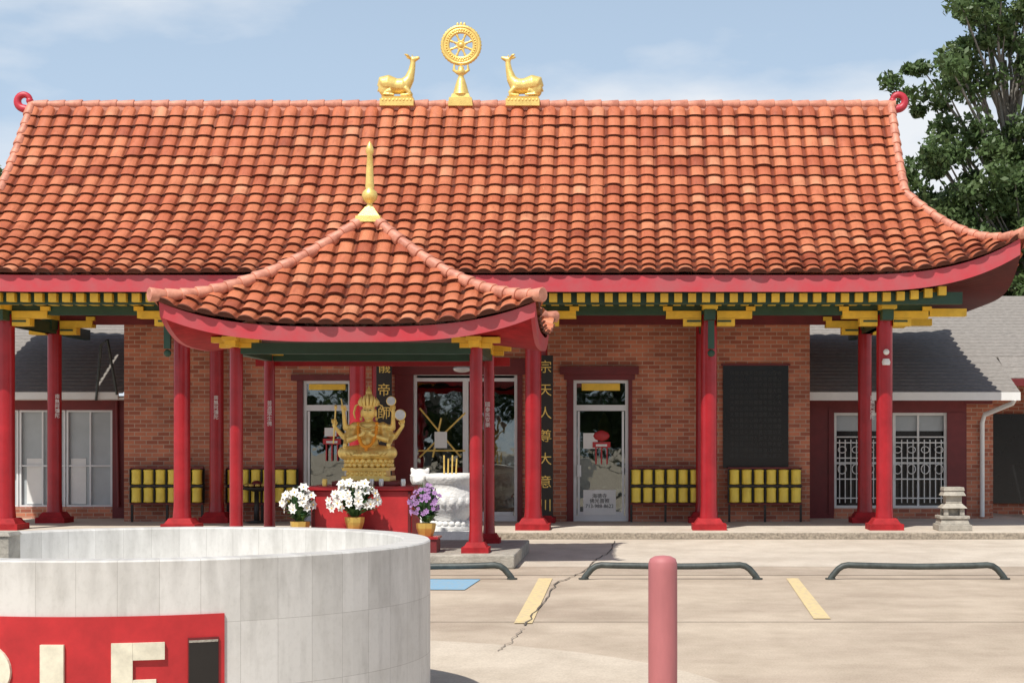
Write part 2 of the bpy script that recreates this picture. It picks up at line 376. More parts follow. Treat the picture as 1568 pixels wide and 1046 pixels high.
def z_side(a,d):
    t=np.clip(d/SW,0,1.0); w=0.583*(1-t); aa=np.abs(a)
    hip=DG+(DE-DG)*t
    lift=LM*np.clip((RH+SW*t-6)/3.2,0,2)**3.4*(1-w)**1.6*np.clip(aa/hip,0,1.2)**6
    return 4.18+3.33*(0.47*w+0.53*w*w)+lift
def in_side(a,d): return np.abs(a)<=DG+(DE-DG)*d/SW+0.02
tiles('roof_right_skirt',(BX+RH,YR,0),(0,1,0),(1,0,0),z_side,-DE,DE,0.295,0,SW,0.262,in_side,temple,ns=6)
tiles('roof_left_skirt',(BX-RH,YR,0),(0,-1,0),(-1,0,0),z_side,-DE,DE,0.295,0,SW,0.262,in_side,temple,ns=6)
b=MB()
zr=float(z_main(0,0))
ridge_tiles(b,[(BX-RH-0.05,YR,zr+0.05),(BX+RH+0.05,YR,zr+0.05)],0.085,0.31)
b.box(BX-RH,BX+RH,YR-0.06,YR+0.06,zr-0.1,zr+0.03,'ridge')
for sx in (-1,1):
    for sy in (-1,1):
        pts=[(BX+sx*(RH+0.0),YR+sy*d,float(z_main(RH,d))+0.08) for d in np.linspace(0.02,DG,12)]
        ridge_tiles(b,pts,0.08,0.27)
        pts=[(BX+sx*(RH+SW*t),YR+sy*(DG+(DE-DG)*t),float(z_main(RH+SW*t,DG+(DE-DG)*t))+0.07) for t in np.linspace(0,1.0,16)]
        ridge_tiles(b,pts,0.085,0.25)
b.build('ridge_tiles',temple)
b=MB()
for sx in (-1,1):
    x=BX+sx*(RH-0.12); pr=[(x,YR+s*d,float(z_main(0,d))-0.03) for s,dd in ((-1,np.linspace(DG+0.3,0,10)),(1,np.linspace(0.05,DG+0.3,10))) for d in dd]
    b.add(pr,[tuple(range(len(pr)))],'dred')
    for s in (-1,1):
        v=[];
        for d in np.linspace(0,DG,12):
            z=float(z_main(0,d)); v+=[(BX+sx*(RH+0.05),YR+s*d,z+0.02),(BX+sx*(RH+0.05),YR+s*d,z-0.22)]
        b.add(v,[(2*i,2*i+1,2*i+3,2*i+2) for i in range(11)],'fascia')
b.build('gable_walls',temple)
b=MB()
aa=np.linspace(-HC,HC,121)
def eave_pt(a,off=0.05): return (BX+a*(1-off/HC),YR-DE+off)
v=[]
for a in aa:
    x,y=eave_pt(a); z=float(z_main(a,DE)); v+=[(x,y,z-0.01),(x,y,z-0.27),(x,y+0.05,z-0.27)]
b.add(v,[q for i in range(120) for q in ((3*i,3*i+1,3*i+4,3*i+3),(3*i+1,3*i+2,3*i+5,3*i+4))],'fascia')
v=[]
for a in aa:
    x,y=eave_pt(a,0.1); z=float(z_main(a,DE))
    v+=[(x,y,z-0.262),(BX+a*0.86,YR-2.35,3.98),(BX+a*0.8,YR,3.98)]
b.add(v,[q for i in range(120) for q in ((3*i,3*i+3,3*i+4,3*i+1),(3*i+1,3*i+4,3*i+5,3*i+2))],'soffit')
for sx in (-1,1):
    v=[];n=61
    for y in np.linspace(-DE,DE,n):
        z=float(z_side(y,SW)); x=BX+sx*(HC-0.05); f=1-0.05/DE
        v+=[(x,YR+y*f,z-0.01),(x,YR+y*f,z-0.27),(BX+sx*HC*0.86,YR+y*0.65,3.98)]
    b.add(v,[(3*i,3*i+1,3*i+4,3*i+3) for i in range(n-1)],'fascia')
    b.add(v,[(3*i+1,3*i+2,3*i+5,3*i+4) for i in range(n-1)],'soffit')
b.build('fascia_and_soffit',temple)
b=MB()
for x in np.arange(-8.1,8.11,0.22):
    z=float(z_main(x,DE))-0.27
    b.box(BX+x-0.062,BX+x+0.062,YR-DE+0.22,YR-DE+1.2,z-0.145,z-0.01,'yel')
b.box(BX-8.3,BX+8.3,YR-DE+0.34,YR-DE+0.5,3.74,3.93,'green')
b.build('rafter_ends',temple)
b=MB()
cols=[BX+2.87*(i-2.5) for i in range(6)]
b.box(BX-7.9,BX+7.9,YF-0.08,YF+0.08,3.62,3.84,'green')
b.box(BX-7.9,BX+7.9,YI-0.08,YI+0.06,3.62,3.84,'dred')
b.box(BX-7.9,BX+7.9,YF-0.3,YF+0.05,3.843,3.93,'dred')
for x in cols:
    for yy in (YF,YI):
        if yy==YI and x>-9 and x<3: continue
        for sx in (-1,1):
            b.box(x+sx*0.13,x+sx*0.70,yy-0.12,yy+0.11,3.565,3.68,'yel')
            b.box(x+sx*0.13,x+sx*0.42,yy-0.11,yy+0.10,3.44,3.561,'yel')
            b.box(x+sx*0.135,x+sx*0.36,yy-0.122,yy-0.112,3.50,3.53,'green')
            b.box(x+sx*0.60,x+sx*0.75,yy-0.14,yy+0.13,3.683,3.75,'yel')
        b.box(x-0.12,x+0.12,yy-0.55,yy+0.2,3.69,3.83,'yel')
        b.box(x-0.15,x+0.15,yy-0.60,yy-0.35,3.835,3.90,'yel')
        b.box(x-0.09,x+0.09,yy-0.40,yy+0.2,3.52,3.686,'green')
    b.box(x-0.07,x+0.07,YF+0.2,YI,3.45,3.62,'green')
for x in (cols[1]-0.13,cols[4]+0.02):
    b.box(x-0.05,x+0.05,YF-0.42,YF-0.34,3.05,3.5,'green'); b.ball((x,YF-0.38,2.98),0.06,'green')
for x in (cols[0],cols[5]):
    b.box(x-0.06,x+0.06,YF,YR+1.5,3.45,3.64,'green')
for sx in (-1,1):
    b.box(BX+sx*7.9,BX+sx*8.5,YF-0.1,YF+0.1,3.60,3.72,'yel'); b.box(BX+sx*7.9,BX+sx*8.35,YI-0.1,YI+0.1,3.60,3.72,'yel')
b.build('beams_and_brackets',temple)
def column(b,x,y,r,z0,z1,m='red',pl=1.0):
    b.frust(x,y,z0,z0+0.10*pl,r*2.05,r*2.05,'redm'); b.frust(x,y,z0+0.10*pl,z0+0.19*pl,r*1.75,r*1.3,'redm')
    b.lathe((x,y,0),[(r*1.12,z0+0.185*pl),(r*1.05,z0+0.3*pl),(r,z0+0.4*pl),(r*0.97,z1)],m,n=28)
b=MB()
for x in cols:
    column(b,x,YF,0.135,FL,3.63); column(b,x,YI,0.125,FL,3.63)
b.build('columns',temple)
wx0,wx1=mx(190,YW),mx(1240,YW)
ops=[(mx(455,YW),mx(545,YW),2.72),(mx(605,YW),mx(800,YW),3.0),(mx(868,YW),mx(968,YW),2.85)]
b=MB(); x=wx0
for o in ops:
    b.box(x,o[0],YW,YW+0.25,FL,3.97,'brick'); b.box(o[0],o[1],YW,YW+0.25,o[2],3.97,'brick'); x=o[1]
b.box(x,wx1,YW,YW+0.25,FL,3.97,'brick')
b.box(wx0,wx0+0.25,YW+0.25,YW+6,0,3.97,'brick'); b.box(wx1-0.25,wx1,YW+0.25,YW+6,0,3.97,'brick')
b.build('brick_walls',temple)
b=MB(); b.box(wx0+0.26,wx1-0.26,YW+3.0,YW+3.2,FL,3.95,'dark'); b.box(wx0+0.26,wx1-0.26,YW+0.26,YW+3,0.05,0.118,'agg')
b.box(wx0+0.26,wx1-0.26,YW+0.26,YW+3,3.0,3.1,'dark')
for X in (-5.2,-3.6,-2.3,-0.5):
    b.box(X-0.3,X+0.3,YW+2.2,YW+2.6,FL,1.3+0.5*random.random(),'dred')
    b.lathe((X,YW+2.3,1.5),[(0.02,0),(0.15,0.1),(0.12,0.4),(0.02,0.6)],'goldp')
b.build('interior',temple)
def door(name,px0,px1,pytop,ptrans,frame='alu',leaves=1):
    b=MB(); x0,x1=mx(px0,YW),mx(px1,YW); zt=mz(pytop,YW); ztr=mz(ptrans,YW); w=0.055
    y0,y1=YW+0.05,YW+0.12
    b.box(x0,x0+w,y0,y1,FL,zt,frame); b.box(x1-w,x1,y0,y1,FL,zt,frame); b.box(x0+w,x1-w,y0,y1,zt-w,zt,frame)
    if ptrans>pytop: b.box(x0+w,x1-w,y0,y1,ztr-w-.05,ztr,frame)
    b.box(x0+w,x1-w,y0,y1,FL,FL+0.10,frame)
    L=(x1-x0)/leaves
    for i in range(1,leaves): b.box(x0+i*L-0.05,x0+i*L+0.05,y0+0.002,y1+0.002,FL+0.1,ztr-w if ptrans>pytop else zt-w,frame)
    for i in range(leaves):
        b.box(x0+i*L+w+0.02,x0+(i+1)*L-w-0.02,y0-0.015,y0-0.002,FL+0.10,FL+0.17,frame)
        if leaves==1:
            for xa in (x0+w+.02,x1-w-.06): b.box(xa,xa+.04,y0-0.015,y0-0.002,FL+0.17,ztr-w-.06,frame)
    b.box(x0+w,x1-w,y0+0.03,y0+0.036,FL+0.1,zt-w,'glass')
    return b,x0,x1,zt,ztr
b,x0,x1,zt,ztr=door('d',878,962,582,620)
ox0,ox1,oz=ops[2]
for xa,xb in ((ox0,x0-0.002),(x1+0.002,ox1)): b.box(xa,xb,YW-0.02,YW+0.2,FL,zt,'dred')
b.box(ox0-0.05,ox1+0.05,YW-0.03,YW+0.2,zt+0.002,zt+0.12,'dred'); b.box(ox0-0.12,ox1+0.12,YW-0.10,YW-0.031,zt+0.10,oz+0.05,'dred')
b.box(x0+0.15,x1-0.15,YW+0.03,YW+0.045,mz(598,YW),mz(587,YW),'yel')
b.box(mx(893,YW),mx(915,YW),YW+0.03,YW+0.04,mz(687,YW),mz(663,YW),'paper')
b.box(mx(893,YW),mx(943,YW),YW+0.03,YW+0.04,mz(788,YW),mz(750,YW),'paper')
b.box(mx(884,YW),mx(890,YW),YW-0.03,YW+0.03,mz(730,YW),mz(712,YW),'alu')
def knot(b,px,py,s=1.0):
    X,Z=mx(px,YW),mz(py,YW); y=YW+0.03
    b.lathe((X,y,Z+0.09*s),[(0.01,-0.1*s),(0.12*s,-0.06*s),(0.15*s,0),(0.12*s,0.06*s),(0.01,0.1*s)],'signred',n=12,sy=0.2)
    b.box(X-0.16*s,X+0.16*s,y-0.02,y+0.0,Z-0.12*s,Z-0.02*s,'signred'); b.box(X-0.10*s,X+0.10*s,y-0.025,y-0.021,Z-0.10*s,Z-0.06*s,'paper')
    for k in (-0.1,0,0.1): b.box(X+k*s-0.012,X+k*s+0.012,y-0.02,y,Z-0.42*s,Z-0.121*s,'signred')
knot(b,921,675)
b.build('right_door',temple)
text('door_notice','海德寺\n佛光普照\n713-988-8622',0.09,(mx(918,YW),YW+0.024,mz(762,YW)),'black',temple,0.001)
b,x0,x1,zt,ztr=door('d',464,537,583,620)
ox0,ox1,oz=ops[0]
for xa,xb in ((ox0,x0-0.002),(x1+0.002,ox1)): b.box(xa,xb,YW-0.02,YW+0.2,FL,zt,'dred')
b.box(ox0-0.1,ox1+0.1,YW-0.06,YW+0.2,zt+0.002,oz+0.03,'dred')
b.box(x0+0.1,x1-0.1,YW+0.03,YW+0.045,mz(597,YW),mz(588,YW),'yel')
knot(b,508,670,1.0); b.box(mx(497,YW),mx(515,YW),YW-0.001,YW+0.004,mz(668,YW),mz(655,YW),'paper')
b.build('left_door',temple)
b,x0,x1,zt,ztr=door('d',633,792,574,575,leaves=2)
ox0,ox1,oz=ops[1]
for xa,xb in ((ox0,x0-0.002),(x1+0.002,ox1)): b.box(xa,xb,YW-0.03,YW+0.2,FL,zt,'dred')
b.box(ox0-0.08,ox1+0.08,YW-0.05,YW+0.2,zt+0.002,oz+0.04,'dred')
b.box(mx(665,YW),mx(684,YW),YW+0.04,YW+0.05,mz(686,YW),mz(661,YW),'paper')
for p,q in (((642,625),(705,700)),((642,700),(712,632)),((640,690),(712,690)),((662,700),(675,640))):
    b.tube([(mx(p[0],YW),YW+0.06,mz(p[1],YW)),(mx(q[0],YW),YW+0.06,mz(q[1],YW))],0.018,'goldp',n=6)
b.ball((mx(708,YW),YW-0.05,mz(565,YW)),(0.17,0.02,0.07),'silver')
b.build('main_door',temple)
b=MB(); b.box(mx(1107,YW),mx(1207,YW),YW-0.03,YW-0.002,mz(716,YW),mz(560,YW),'black')
b.box(mx(1104,YW),mx(1210,YW),YW-0.035,YW-0.001,mz(560,YW)+0.001,mz(557,YW),'dred'); b.build('granite_plaque',temple)
rows='\n'.join(''.join(random.choice('佛法僧寺天人大尊德光普照福慧善心功') for _ in range(11)) for _ in range(15))
text('plaque_inscription',rows,0.085,(mx(1157,YW),YW-0.032,mz(574,YW)),'etch',temple,0.001,line=1.25)
for nm,px,body in (('calligraphy_board',835,'宗\n天\n人\n尊\n大\n意\n川'),('calligraphy_board_b',588,'儀\n帝\n師\n儀\n德\n光\n照')):
    X=mx(px,YI-0.2); b=MB()
    b.box(X-0.135,X+0.135,YI-0.20,YI-0.17,mz(795,YI),mz(545,YI),'board'); b.build(nm,temple)
    text(nm+'_text',body,0.235,(X,YI-0.204,mz(570,YI)),'goldp',temple,0.006,line=1.72)
for px,D,py in ((88,YI,610),(331,YI,612),(1336,YI,612)):
    text('column_script','南\n無\n阿\n彌\n陀',0.085,(mx(px,D-.13),D-0.14,mz(py,D)),'paper',temple,0.001,line=1.0)
b=MB(); X=cols[5]; b.ball((X,YF-0.2,mz(540,YF)),0.05,'white'); b.lathe((X,YF-0.18,mz(555,YF)),[(0.06,-.05),(0.07,0),(0.05,0.05)],'white'); b.build('camera_dome',temple)
b=MB()
for s in (-1,1):
    xe=BX+s*(RH+0.03)
    pts=[];rad=[]
    for i in range(34):
        t=i/33; an=-math.pi*0.5+ t*math.pi*1.5; r=0.14-0.045*t
        pts.append((xe+s*(0.10+r*math.cos(an)),YR,zr+0.12+r*math.sin(an))); rad.append(0.075*(1-0.35*t))
    pts=[(xe-s*0.10,YR,zr-0.08)]+pts; rad=[0.06]+rad
    b.tube(pts,rad,'curl',n=10); b.ball(pts[-1],0.065,'curl')
b.build('ridge_end_curls',temple)

# ---------------- side wings
wing=empty('side_building',(5.5,31,0))
def shed_roof(b,x0,x1,y0,z0,y1,z1):
    n=(z1-z0)/(y1-y0)
    v=[(x0,y0,z0),(x1,y0,z0),(x1,y1,z1),(x0,y1,z1),(x0,y0,z0-.03),(x1,y0,z0-.03),(x1,y1,z1-.03),(x0,y1,z1-.03)]
    b.add(v,[(0,1,2,3),(4,7,6,5),(0,4,5,1),(1,5,6,2),(3,7,4,0)],'shingle')
    y=y0
    while y<y1-0.3:
        zz=z0+n*(y-y0); 
        b.add([(x0,y,zz+0.012),(x1,y,zz+0.012),(x1,y+0.2,zz+0.2*n+0.003),(x0,y+0.2,zz+0.2*n+0.003),(x0,y,zz+0.002),(x1,y,zz+0.002)],[(0,1,2,3),(4,5,1,0)],'shingle'); y+=0.2
b=MB(); WY=30.7
xr=mx(1240,30)
shed_roof(b,xr,7.1,30.0,2.46,32.0,3.20); shed_roof(b,xr,13,32.0,3.20,36,4.72)
shed_roof(b,7.15,13,31.2,2.75,32.0,3.195)
b.build('shingle_roof',wing)
b=MB(); b.box(xr-0.02,7.1,29.93,30.0,2.30,2.45,'white'); b.box(xr,7.1,30.0,WY,2.32,2.36,'white'); b.box(7.12,13,31.1,31.2,2.6,2.74,'dred')
X=7.0; b.tube([(X,29.95,2.33),(X-0.02,30.05,2.25),(X-0.42,30.55,2.05),(X-0.45,30.62,1.9),(X-0.45,30.62,0.15)],0.045,'white',n=8)
b.build('gutter_and_fascia',wing)
b=MB()
wl,wr=mx(1277,WY),mx(1450,WY); wz0,wz1=mz(778,WY),mz(632,WY)
b.box(wx1,wl,WY,WY+0.2,0.0,2.4,'dred'); b.box(wl,wr,WY,WY+0.2,wz1,2.4,'dred'); b.box(wl,wr,WY,WY+0.2,0,wz0,'brick')
b.box(wr,mx(1480,WY),WY-0.001,WY+0.2,0,2.4,'dred'); b.box(mx(1480,WY),mx(1516,WY),WY,WY+0.2,0,2.4,'brick')
b.box(mx(1480,WY)-.03,mx(1516,WY)+.04,WY-0.02,WY+0.02,2.25,2.4,'dred')
b.box(wl-0.1,wl,WY-0.03,WY,wz0-0.1,wz1+0.08,'dred')
b.box(mx(1450,WY)+0.0,mx(1478,WY),WY-0.04,WY-0.002,wz0,wz1,'dred')
b.box(mx(1516,WY),13,WY+2.6,WY+2.8,0,3.0,'brick'); b.box(mx(1518,WY),12.5,WY+2.52,WY+2.6,0.3,2.1,'black')
b.box(mx(1516,WY),mx(1516,WY)+0.1,WY+0.2,WY+2.6,0,2.4,'brick')
b.build('wing_walls',wing)
b=MB()
b.box(wl,wr,WY+0.14,WY+0.15,wz0,wz1,'black')
b.box(wl+0.03,wr-0.03,WY+0.12,WY+0.135,wz1-0.34,wz1-0.03,'winglass')
def fr(b,x0,x1,z0,z1,y,w,m):
    b.box(x0,x1,y,y+0.05,z0,z0+w,m); b.box(x0,x1,y,y+0.05,z1-w,z1,m); b.box(x0,x0+w,y,y+0.05,z0+w,z1-w,m); b.box(x1-w,x1,y,y+0.05,z0+w,z1-w,m)
fr(b,wl,wr,wz0,wz1,WY+0.02,0.05,'white')
m3=(wl+wr)/2; b.box(m3-0.1,m3+0.1,WY+0.021,WY+0.07,wz0+0.05,wz1-0.05,'white')
hw=(wr-wl)/2
for k in (0.25,0.75): b.box(wl+2*hw*k-.02,wl+2*hw*k+.02,WY+.06,WY+.09,wz0+.05,wz1-.05,'white')
b.box(wl+.05,wr-.05,WY+.061,WY+.089,wz0+0.82,wz0+0.86,'white')
for i in range(1,20):
    X=wl+(wr-wl)*i/20
    if abs(X-m3)<0.12: continue
    b.box(X-0.008,X+0.008,WY-0.002,WY+0.014,wz0+0.1,wz1-0.5,'white')
for z in (0.10,0.30,0.52,0.68,0.74): b.box(wl+0.05,wr-0.05,WY-0.014,WY-0.003,wz0+(wz1-wz0)*z,wz0+(wz1-wz0)*z+0.022,'white')
for i in range(8):
    X=wl+0.15+(wr-wl-0.3)*i/7
    for zc,rr in ((0.73,0.09),(1.09,0.06)):
        pts=[(X+0.075*math.cos(t),WY-0.02,wz0+zc+rr*math.sin(t)) for t in np.linspace(0,2*math.pi,13)]
        b.tube(pts,0.010,'white',n=5,caps=False)
b.build('grilled_window',wing)
lw=empty('side_building',(-11,31,0))
b=MB(); shed_roof(b,-14.5,mx(188,30),30.0,2.46,36,4.72); b.build('shingle_roof_l',lw)
b=MB(); b.box(-14.5,mx(182,30),29.93,30.0,2.32,2.45,'white'); b.box(-14.5,wx0,30.0,WY,2.32,2.36,'white')
b.build('white_fascia',lw)
b=MB(); l0,l1=-13.0,mx(172,WY); z0,z1=mz(776,WY),mz(628,WY)
b.box(-15,l0,WY,WY+.2,0,2.4,'brick'); b.box(l0,l1,WY,WY+.2,0,z0,'brick'); b.box(l0,l1,WY,WY+.2,z1,2.4,'dred'); b.box(l1,wx0,WY,WY+.2,0,2.4,'dred')
b.box(l0,l1,WY+.1,WY+.11,z0,z1,'winglass')
xs=[l0,mx(28,WY),mx(100,WY),l1]
for i in range(3): fr(b,xs[i]+0.01,xs[i+1]-0.01,z0,z1,WY+.03,0.035,'alu')
for X in (mx(64,WY),mx(137,WY)): b.box(X-.015,X+.015,WY+.04,WY+.07,z0,z1,'alu')
for X in (mx(50,WY),mx(118,WY)): b.box(X-.14,X+.14,WY+.085,WY+.095,z0+.05,z1-.9,'paper')
b.box(xs[1],l1,WY+.041,WY+.071,z0+0.75,z0+0.78,'alu')
b.tube([(mx(183,WY),WY-.05,z0),(mx(180,WY),WY-.05,2.3)],0.03,'dred',n=6)
b.tube([(mx(150,30),29.9,2.3),(mx(160,30),29.8,3.3),(mx(170,30),29.8,3.4),(mx(183,30),29.85,2.4)],0.025,'pipe',n=6)
b.build('wing_wall_l',lw)

# ---------------- platform/porch
b=MB(); b.box(-14,7.3,26.25,33,0.004,FL,'walk'); b.box(-14,7.3,26.19,26.25,0.004,0.105,'agg'); b.box(7.3,20,26.9,33,0.004,0.08,'walk')
b.build('porch_platform',None,bevel=0.01)

# ---------------- prayer wheels
for px0,px1 in ((200,311),(347,455),(965,1073),(1115,1228)):
    Y=YW-0.28; x0,x1=mx(px0,Y),mx(px1,Y); b=MB()
    zt=mz(718,Y); zb=mz(770,Y)
    b.box(x0,x1,Y-0.02,Y+0.1,zt,zt+0.03,'dred'); b.box(x0,x1,Y-0.02,Y+0.1,zb-0.03,zb,'dred'); zm=(zt+zb)/2
    b.box(x0,x1,Y-0.03,Y+0.1,zm-0.02,zm+0.02,'board')
    b.box(x0,x1,Y+0.101,Y+0.12,zb,zt,'board')
    n=6; w=(x1-x0)/n
    for i in range(n):
        for za,zc in ((zb+0.005,zm-0.025),(zm+0.025,zt-0.005)):
            h=zc-za; r=w*0.42
            b.lathe((x0+w*(i+.5),Y,za),[(r*0.3,0),(r,0.01),(r*1.03,0.03),(r*0.97,0.05),(r*0.97,h-0.05),(r*1.03,h-0.03),(r,h-0.01),(r*0.3,h)],'wheelyel',n=16)
            b.box(x0+w*i-0.008,x0+w*i+0.008,Y-0.05,Y+0.09,za-0.004,zc+0.004,'board')
    for X in (x0+0.02,(x0+x1)/2,x1-0.02): b.box(X-0.02,X+0.02,Y,Y+0.04,FL,zb-0.03,'board')
    b.build('prayer_wheel_rack')
# round offering table by the left wall
b=MB(); X=mx(393,29.0); b.lathe((X,29.0,FL),[(0.03,0.001),(0.20,0.02),(0.05,0.05),(0.04,0.55),(0.30,0.60),(0.30,0.63),(0.05,0.635)],'board',n=20)
for i in range(10): b.ball((X+0.18*math.cos(i*.628),29.0+0.18*math.sin(i*.628),FL+0.665),(0.05,0.05,0.03),'pot',8,5)
b.ball((X,29.0,FL+0.68),(0.10,0.10,0.07),'dred',10,6); b.build('offering_table')

# ================================================================ PAVILION
PX=-3.41; PY=21.55; PW=2.30; PD=1.75; PL=0.30
pav=empty('entrance_pavilion',(PX,PY,0))
def z_pav(a,d,hw,hd):
    t=np.clip(d/hd,0,1.02); g=1.37*t-0.37*t*t
    return 4.46-1.50*g+PL*np.clip(np.abs(a)/hw,0,1.1)**3.2
fF=lambda a,d: z_pav(a,d,PW,PD); fS=lambda a,d: z_pav(a,d,PD,PW)
iF=lambda a,d: np.abs(a)<=PW*d/PD+0.02
iS=lambda a,d: np.abs(a)<=PD*d/PW+0.02
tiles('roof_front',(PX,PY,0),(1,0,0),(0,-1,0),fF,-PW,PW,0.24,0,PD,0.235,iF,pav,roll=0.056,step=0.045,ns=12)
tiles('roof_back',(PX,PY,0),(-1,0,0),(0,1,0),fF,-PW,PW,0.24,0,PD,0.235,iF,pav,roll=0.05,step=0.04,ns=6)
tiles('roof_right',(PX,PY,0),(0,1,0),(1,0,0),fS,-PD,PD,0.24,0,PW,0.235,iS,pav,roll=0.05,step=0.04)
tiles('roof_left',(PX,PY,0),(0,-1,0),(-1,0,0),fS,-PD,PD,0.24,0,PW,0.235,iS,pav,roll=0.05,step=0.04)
b=MB()
for sx in (-1,1):
    for sy in (-1,1):
        pts=[(PX+sx*PW*t,PY+sy*PD*t,float(z_pav(PW*t,PD*t,PW,PD))+0.07) for t in np.linspace(0.02,1.02,20)]
        ridge_tiles(b,pts,0.078,0.2)
b.build('hip_ridges',pav)
b=MB(); n=61
def loop(off,dz):
    out=[]
    for s in np.linspace(-1,1,n)[:-1]: out.append((PX+s*(PW-off),PY-PD+off,2.96+PL*abs(s)**3.2+dz))
    for s in np.linspace(-1,1,n)[:-1]: out.append((PX+PW-off,PY+s*(PD-off),2.96+PL*abs(s)**3.2+dz))
    for s in np.linspace(1,-1,n)[:-1]: out.append((PX+s*(PW-off),PY+PD-off,2.96+PL*abs(s)**3.2+dz))
    for s in np.linspace(1,-1,n)[:-1]: out.append((PX-PW+off,PY+s*(PD-off),2.96+PL*abs(s)**3.2+dz))
    return out
def strip(b,A_,B_,m):
    k=len(A_); b.add(A_+B_,[(i,(i+1)%k,k+(i+1)%k,k+i) for i in range(k)],m)
L1=loop(0.03,-0.01);L2=loop(0.04,-0.19);L3=loop(0.09,-0.19)
inner=[(PX+(p[0]-PX)*0.66,PY+(p[1]-PY)*0.6,2.87) for p in L3]
strip(b,L1,L2,'fascia'); strip(b,L2,L3,'fascia'); strip(b,L3,inner,'redm')
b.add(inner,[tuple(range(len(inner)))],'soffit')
b.build('fascia_soffit',pav)
b=MB()
pc=[(-1.5,20.6),(1.5,20.6),(-1.5,22.5),(1.5,22.5)]
for dx,y in pc:
    r=0.083 if y<21 else 0.075
    column(b,PX+dx-0.02,y,r,0.18,2.74,pl=0.7)
b.build('pavilion_columns',pav)
b=MB()
b.box(PX-1.5,PX+1.5,20.55,20.65,2.66,2.80,'green'); b.box(PX-1.5,PX+1.5,22.45,22.55,2.66,2.80,'green')
for s in (-1,1): b.box(PX+s*1.5-.05-.02,PX+s*1.5+.05-.02,20.66,22.44,2.66,2.80,'green')
for dx,y in pc:
    X=PX+dx-0.02
    b.box(X-0.30,X+0.30,y-0.07,y+0.07,2.80,2.87,'yel'); b.box(X-0.2,X+0.2,y-0.065,y+0.065,2.735,2.797,'yel')
    b.box(X-0.065,X+0.065,y-0.33,y+0.2,2.742,2.81,'yel'); b.box(X-0.09,X+0.09,y-0.38,y-0.25,2.812,2.86,'yel')
b.box(PX-1.75,PX+1.75,22.66,22.72,2.60,2.72,'red')
b.build('pavilion_beams',pav)
b=MB(); fx,fz=PX-0.0,4.50
b.frust(fx,PY,fz-0.08,fz+0.0,0.17,0.16,'gold'); b.frust(fx,PY,fz,fz+0.13,0.14,0.05,'gold')
b.lathe((fx,PY,fz),[(0.06,0.12),(0.03,0.17),(0.05,0.19),(0.09,0.23),(0.105,0.28),(0.09,0.33),(0.05,0.37),(0.06,0.40),(0.055,0.44),(0.048,0.6),(0.036,0.82),(0.05,0.84),(0.052,0.89),(0.03,0.95),(0.005,0.99)],'gold',n=20)
b.build('gilt_finial',pav)
b=MB(); b.box(-5.6,-1.42,20.2,23.2,0.004,0.18,'stone'); b.build('pavilion_platform',pav,bevel=0.02)
text('column_script_p','普\n渡\n眾\n生\n佛',0.07,(PX-1.5,22.40,mz(620,22.4)),'paper',pav,0.001)
text('column_script_q','國\n泰\n民\n安\n樂',0.07,(PX+1.47,22.40,mz(622,22.4)),'paper',pav,0.001)

# ---------------- altar + statue
SX=-3.39; SY=21.35; SZ=1.06
b=MB()
b.box(mx(482,21.2),mx(635,21.2),20.95,21.75,0.18,0.94,'signred'); b.box(mx(478,21.2),mx(638,21.2),20.9,21.8,0.943,1.0,'red')
b.box(SX-0.42,SX+0.42,21.0,21.7,1.003,1.06,'dred')
for X in (mx(486,21.2),mx(631,21.2)): b.box(X-.02,X+.02,20.93,20.949,0.2,0.93,'dred')
for dx in (-0.2,-0.05,0.1,0.22,0.5,-.5): b.lathe((SX+dx,20.95,1.001),[(0.03,0),(0.035,0.05),(0.03,0.09)],'silver' if dx>0 else 'goldp',n=10)
b.build('altar_table',bevel=0.01)
st=empty('deity_statue',(SX,SY,SZ))
b=MB()
def P(x,y,z): return (SX+x,SY+y,SZ+z)
b.frust(SX,SY,SZ+.002,SZ+0.06,0.31,0.31,'gold',0.27,0.27); b.frust(SX,SY,SZ+0.06,SZ+0.13,0.25,0.25,'gold',0.21,0.21); b.frust(SX,SY,SZ+0.13,SZ+0.17,0.30,0.31,'gold',0.25,0.26)
for i in range(9): b.ball(P(-0.24+i*0.06,-0.21,0.095),(0.024,0.012,0.03),'gold',8,6)
b.lathe(P(0,0,0.17),[(0.24,0),(0.30,0.03),(0.30,0.08),(0.27,0.11)],'gold',n=28,sy=0.8)
for i in range(24):
    a=2*math.pi*i/24
    for zz,rr in ((0.20,0.295),(0.255,0.29)):
        a2=a+(0.13 if zz>0.22 else 0); b.ball(P(rr*math.cos(a2),rr*0.8*math.sin(a2),zz),(0.034,0.034,0.036),'gold',8,6)
b.build('lotus_base',st)
b=MB(); T=lambda pts,r: b.tube([P(*p) for p in pts],r,'gold',n=14)
B=lambda c,r,n=14,k=9: b.ball(P(*c),r,'gold',n,k)
B((0,0,0.37),(0.19,0.15,0.10)); B((0,0,0.50),(0.125,0.10,0.13)); B((0,0,0.63),(0.16,0.11,0.12)); B((0,-.01,0.715),(0.175,0.085,0.055))
B((-.07,-.07,.65),(.07,.05,.055)); B((.07,-.07,.65),(.07,.05,.055))
T([(0,0,0.73),(0,-0.01,0.83)],[0.055,0.05])
B((0,-0.02,0.89),(0.088,0.09,0.112)); B((0,-0.112,0.88),(0.014,0.02,0.03),8,6); B((0,-0.095,0.838),(0.028,0.014,0.010),8,6); B((0,-0.08,0.80),(0.03,0.02,0.015),8,6)
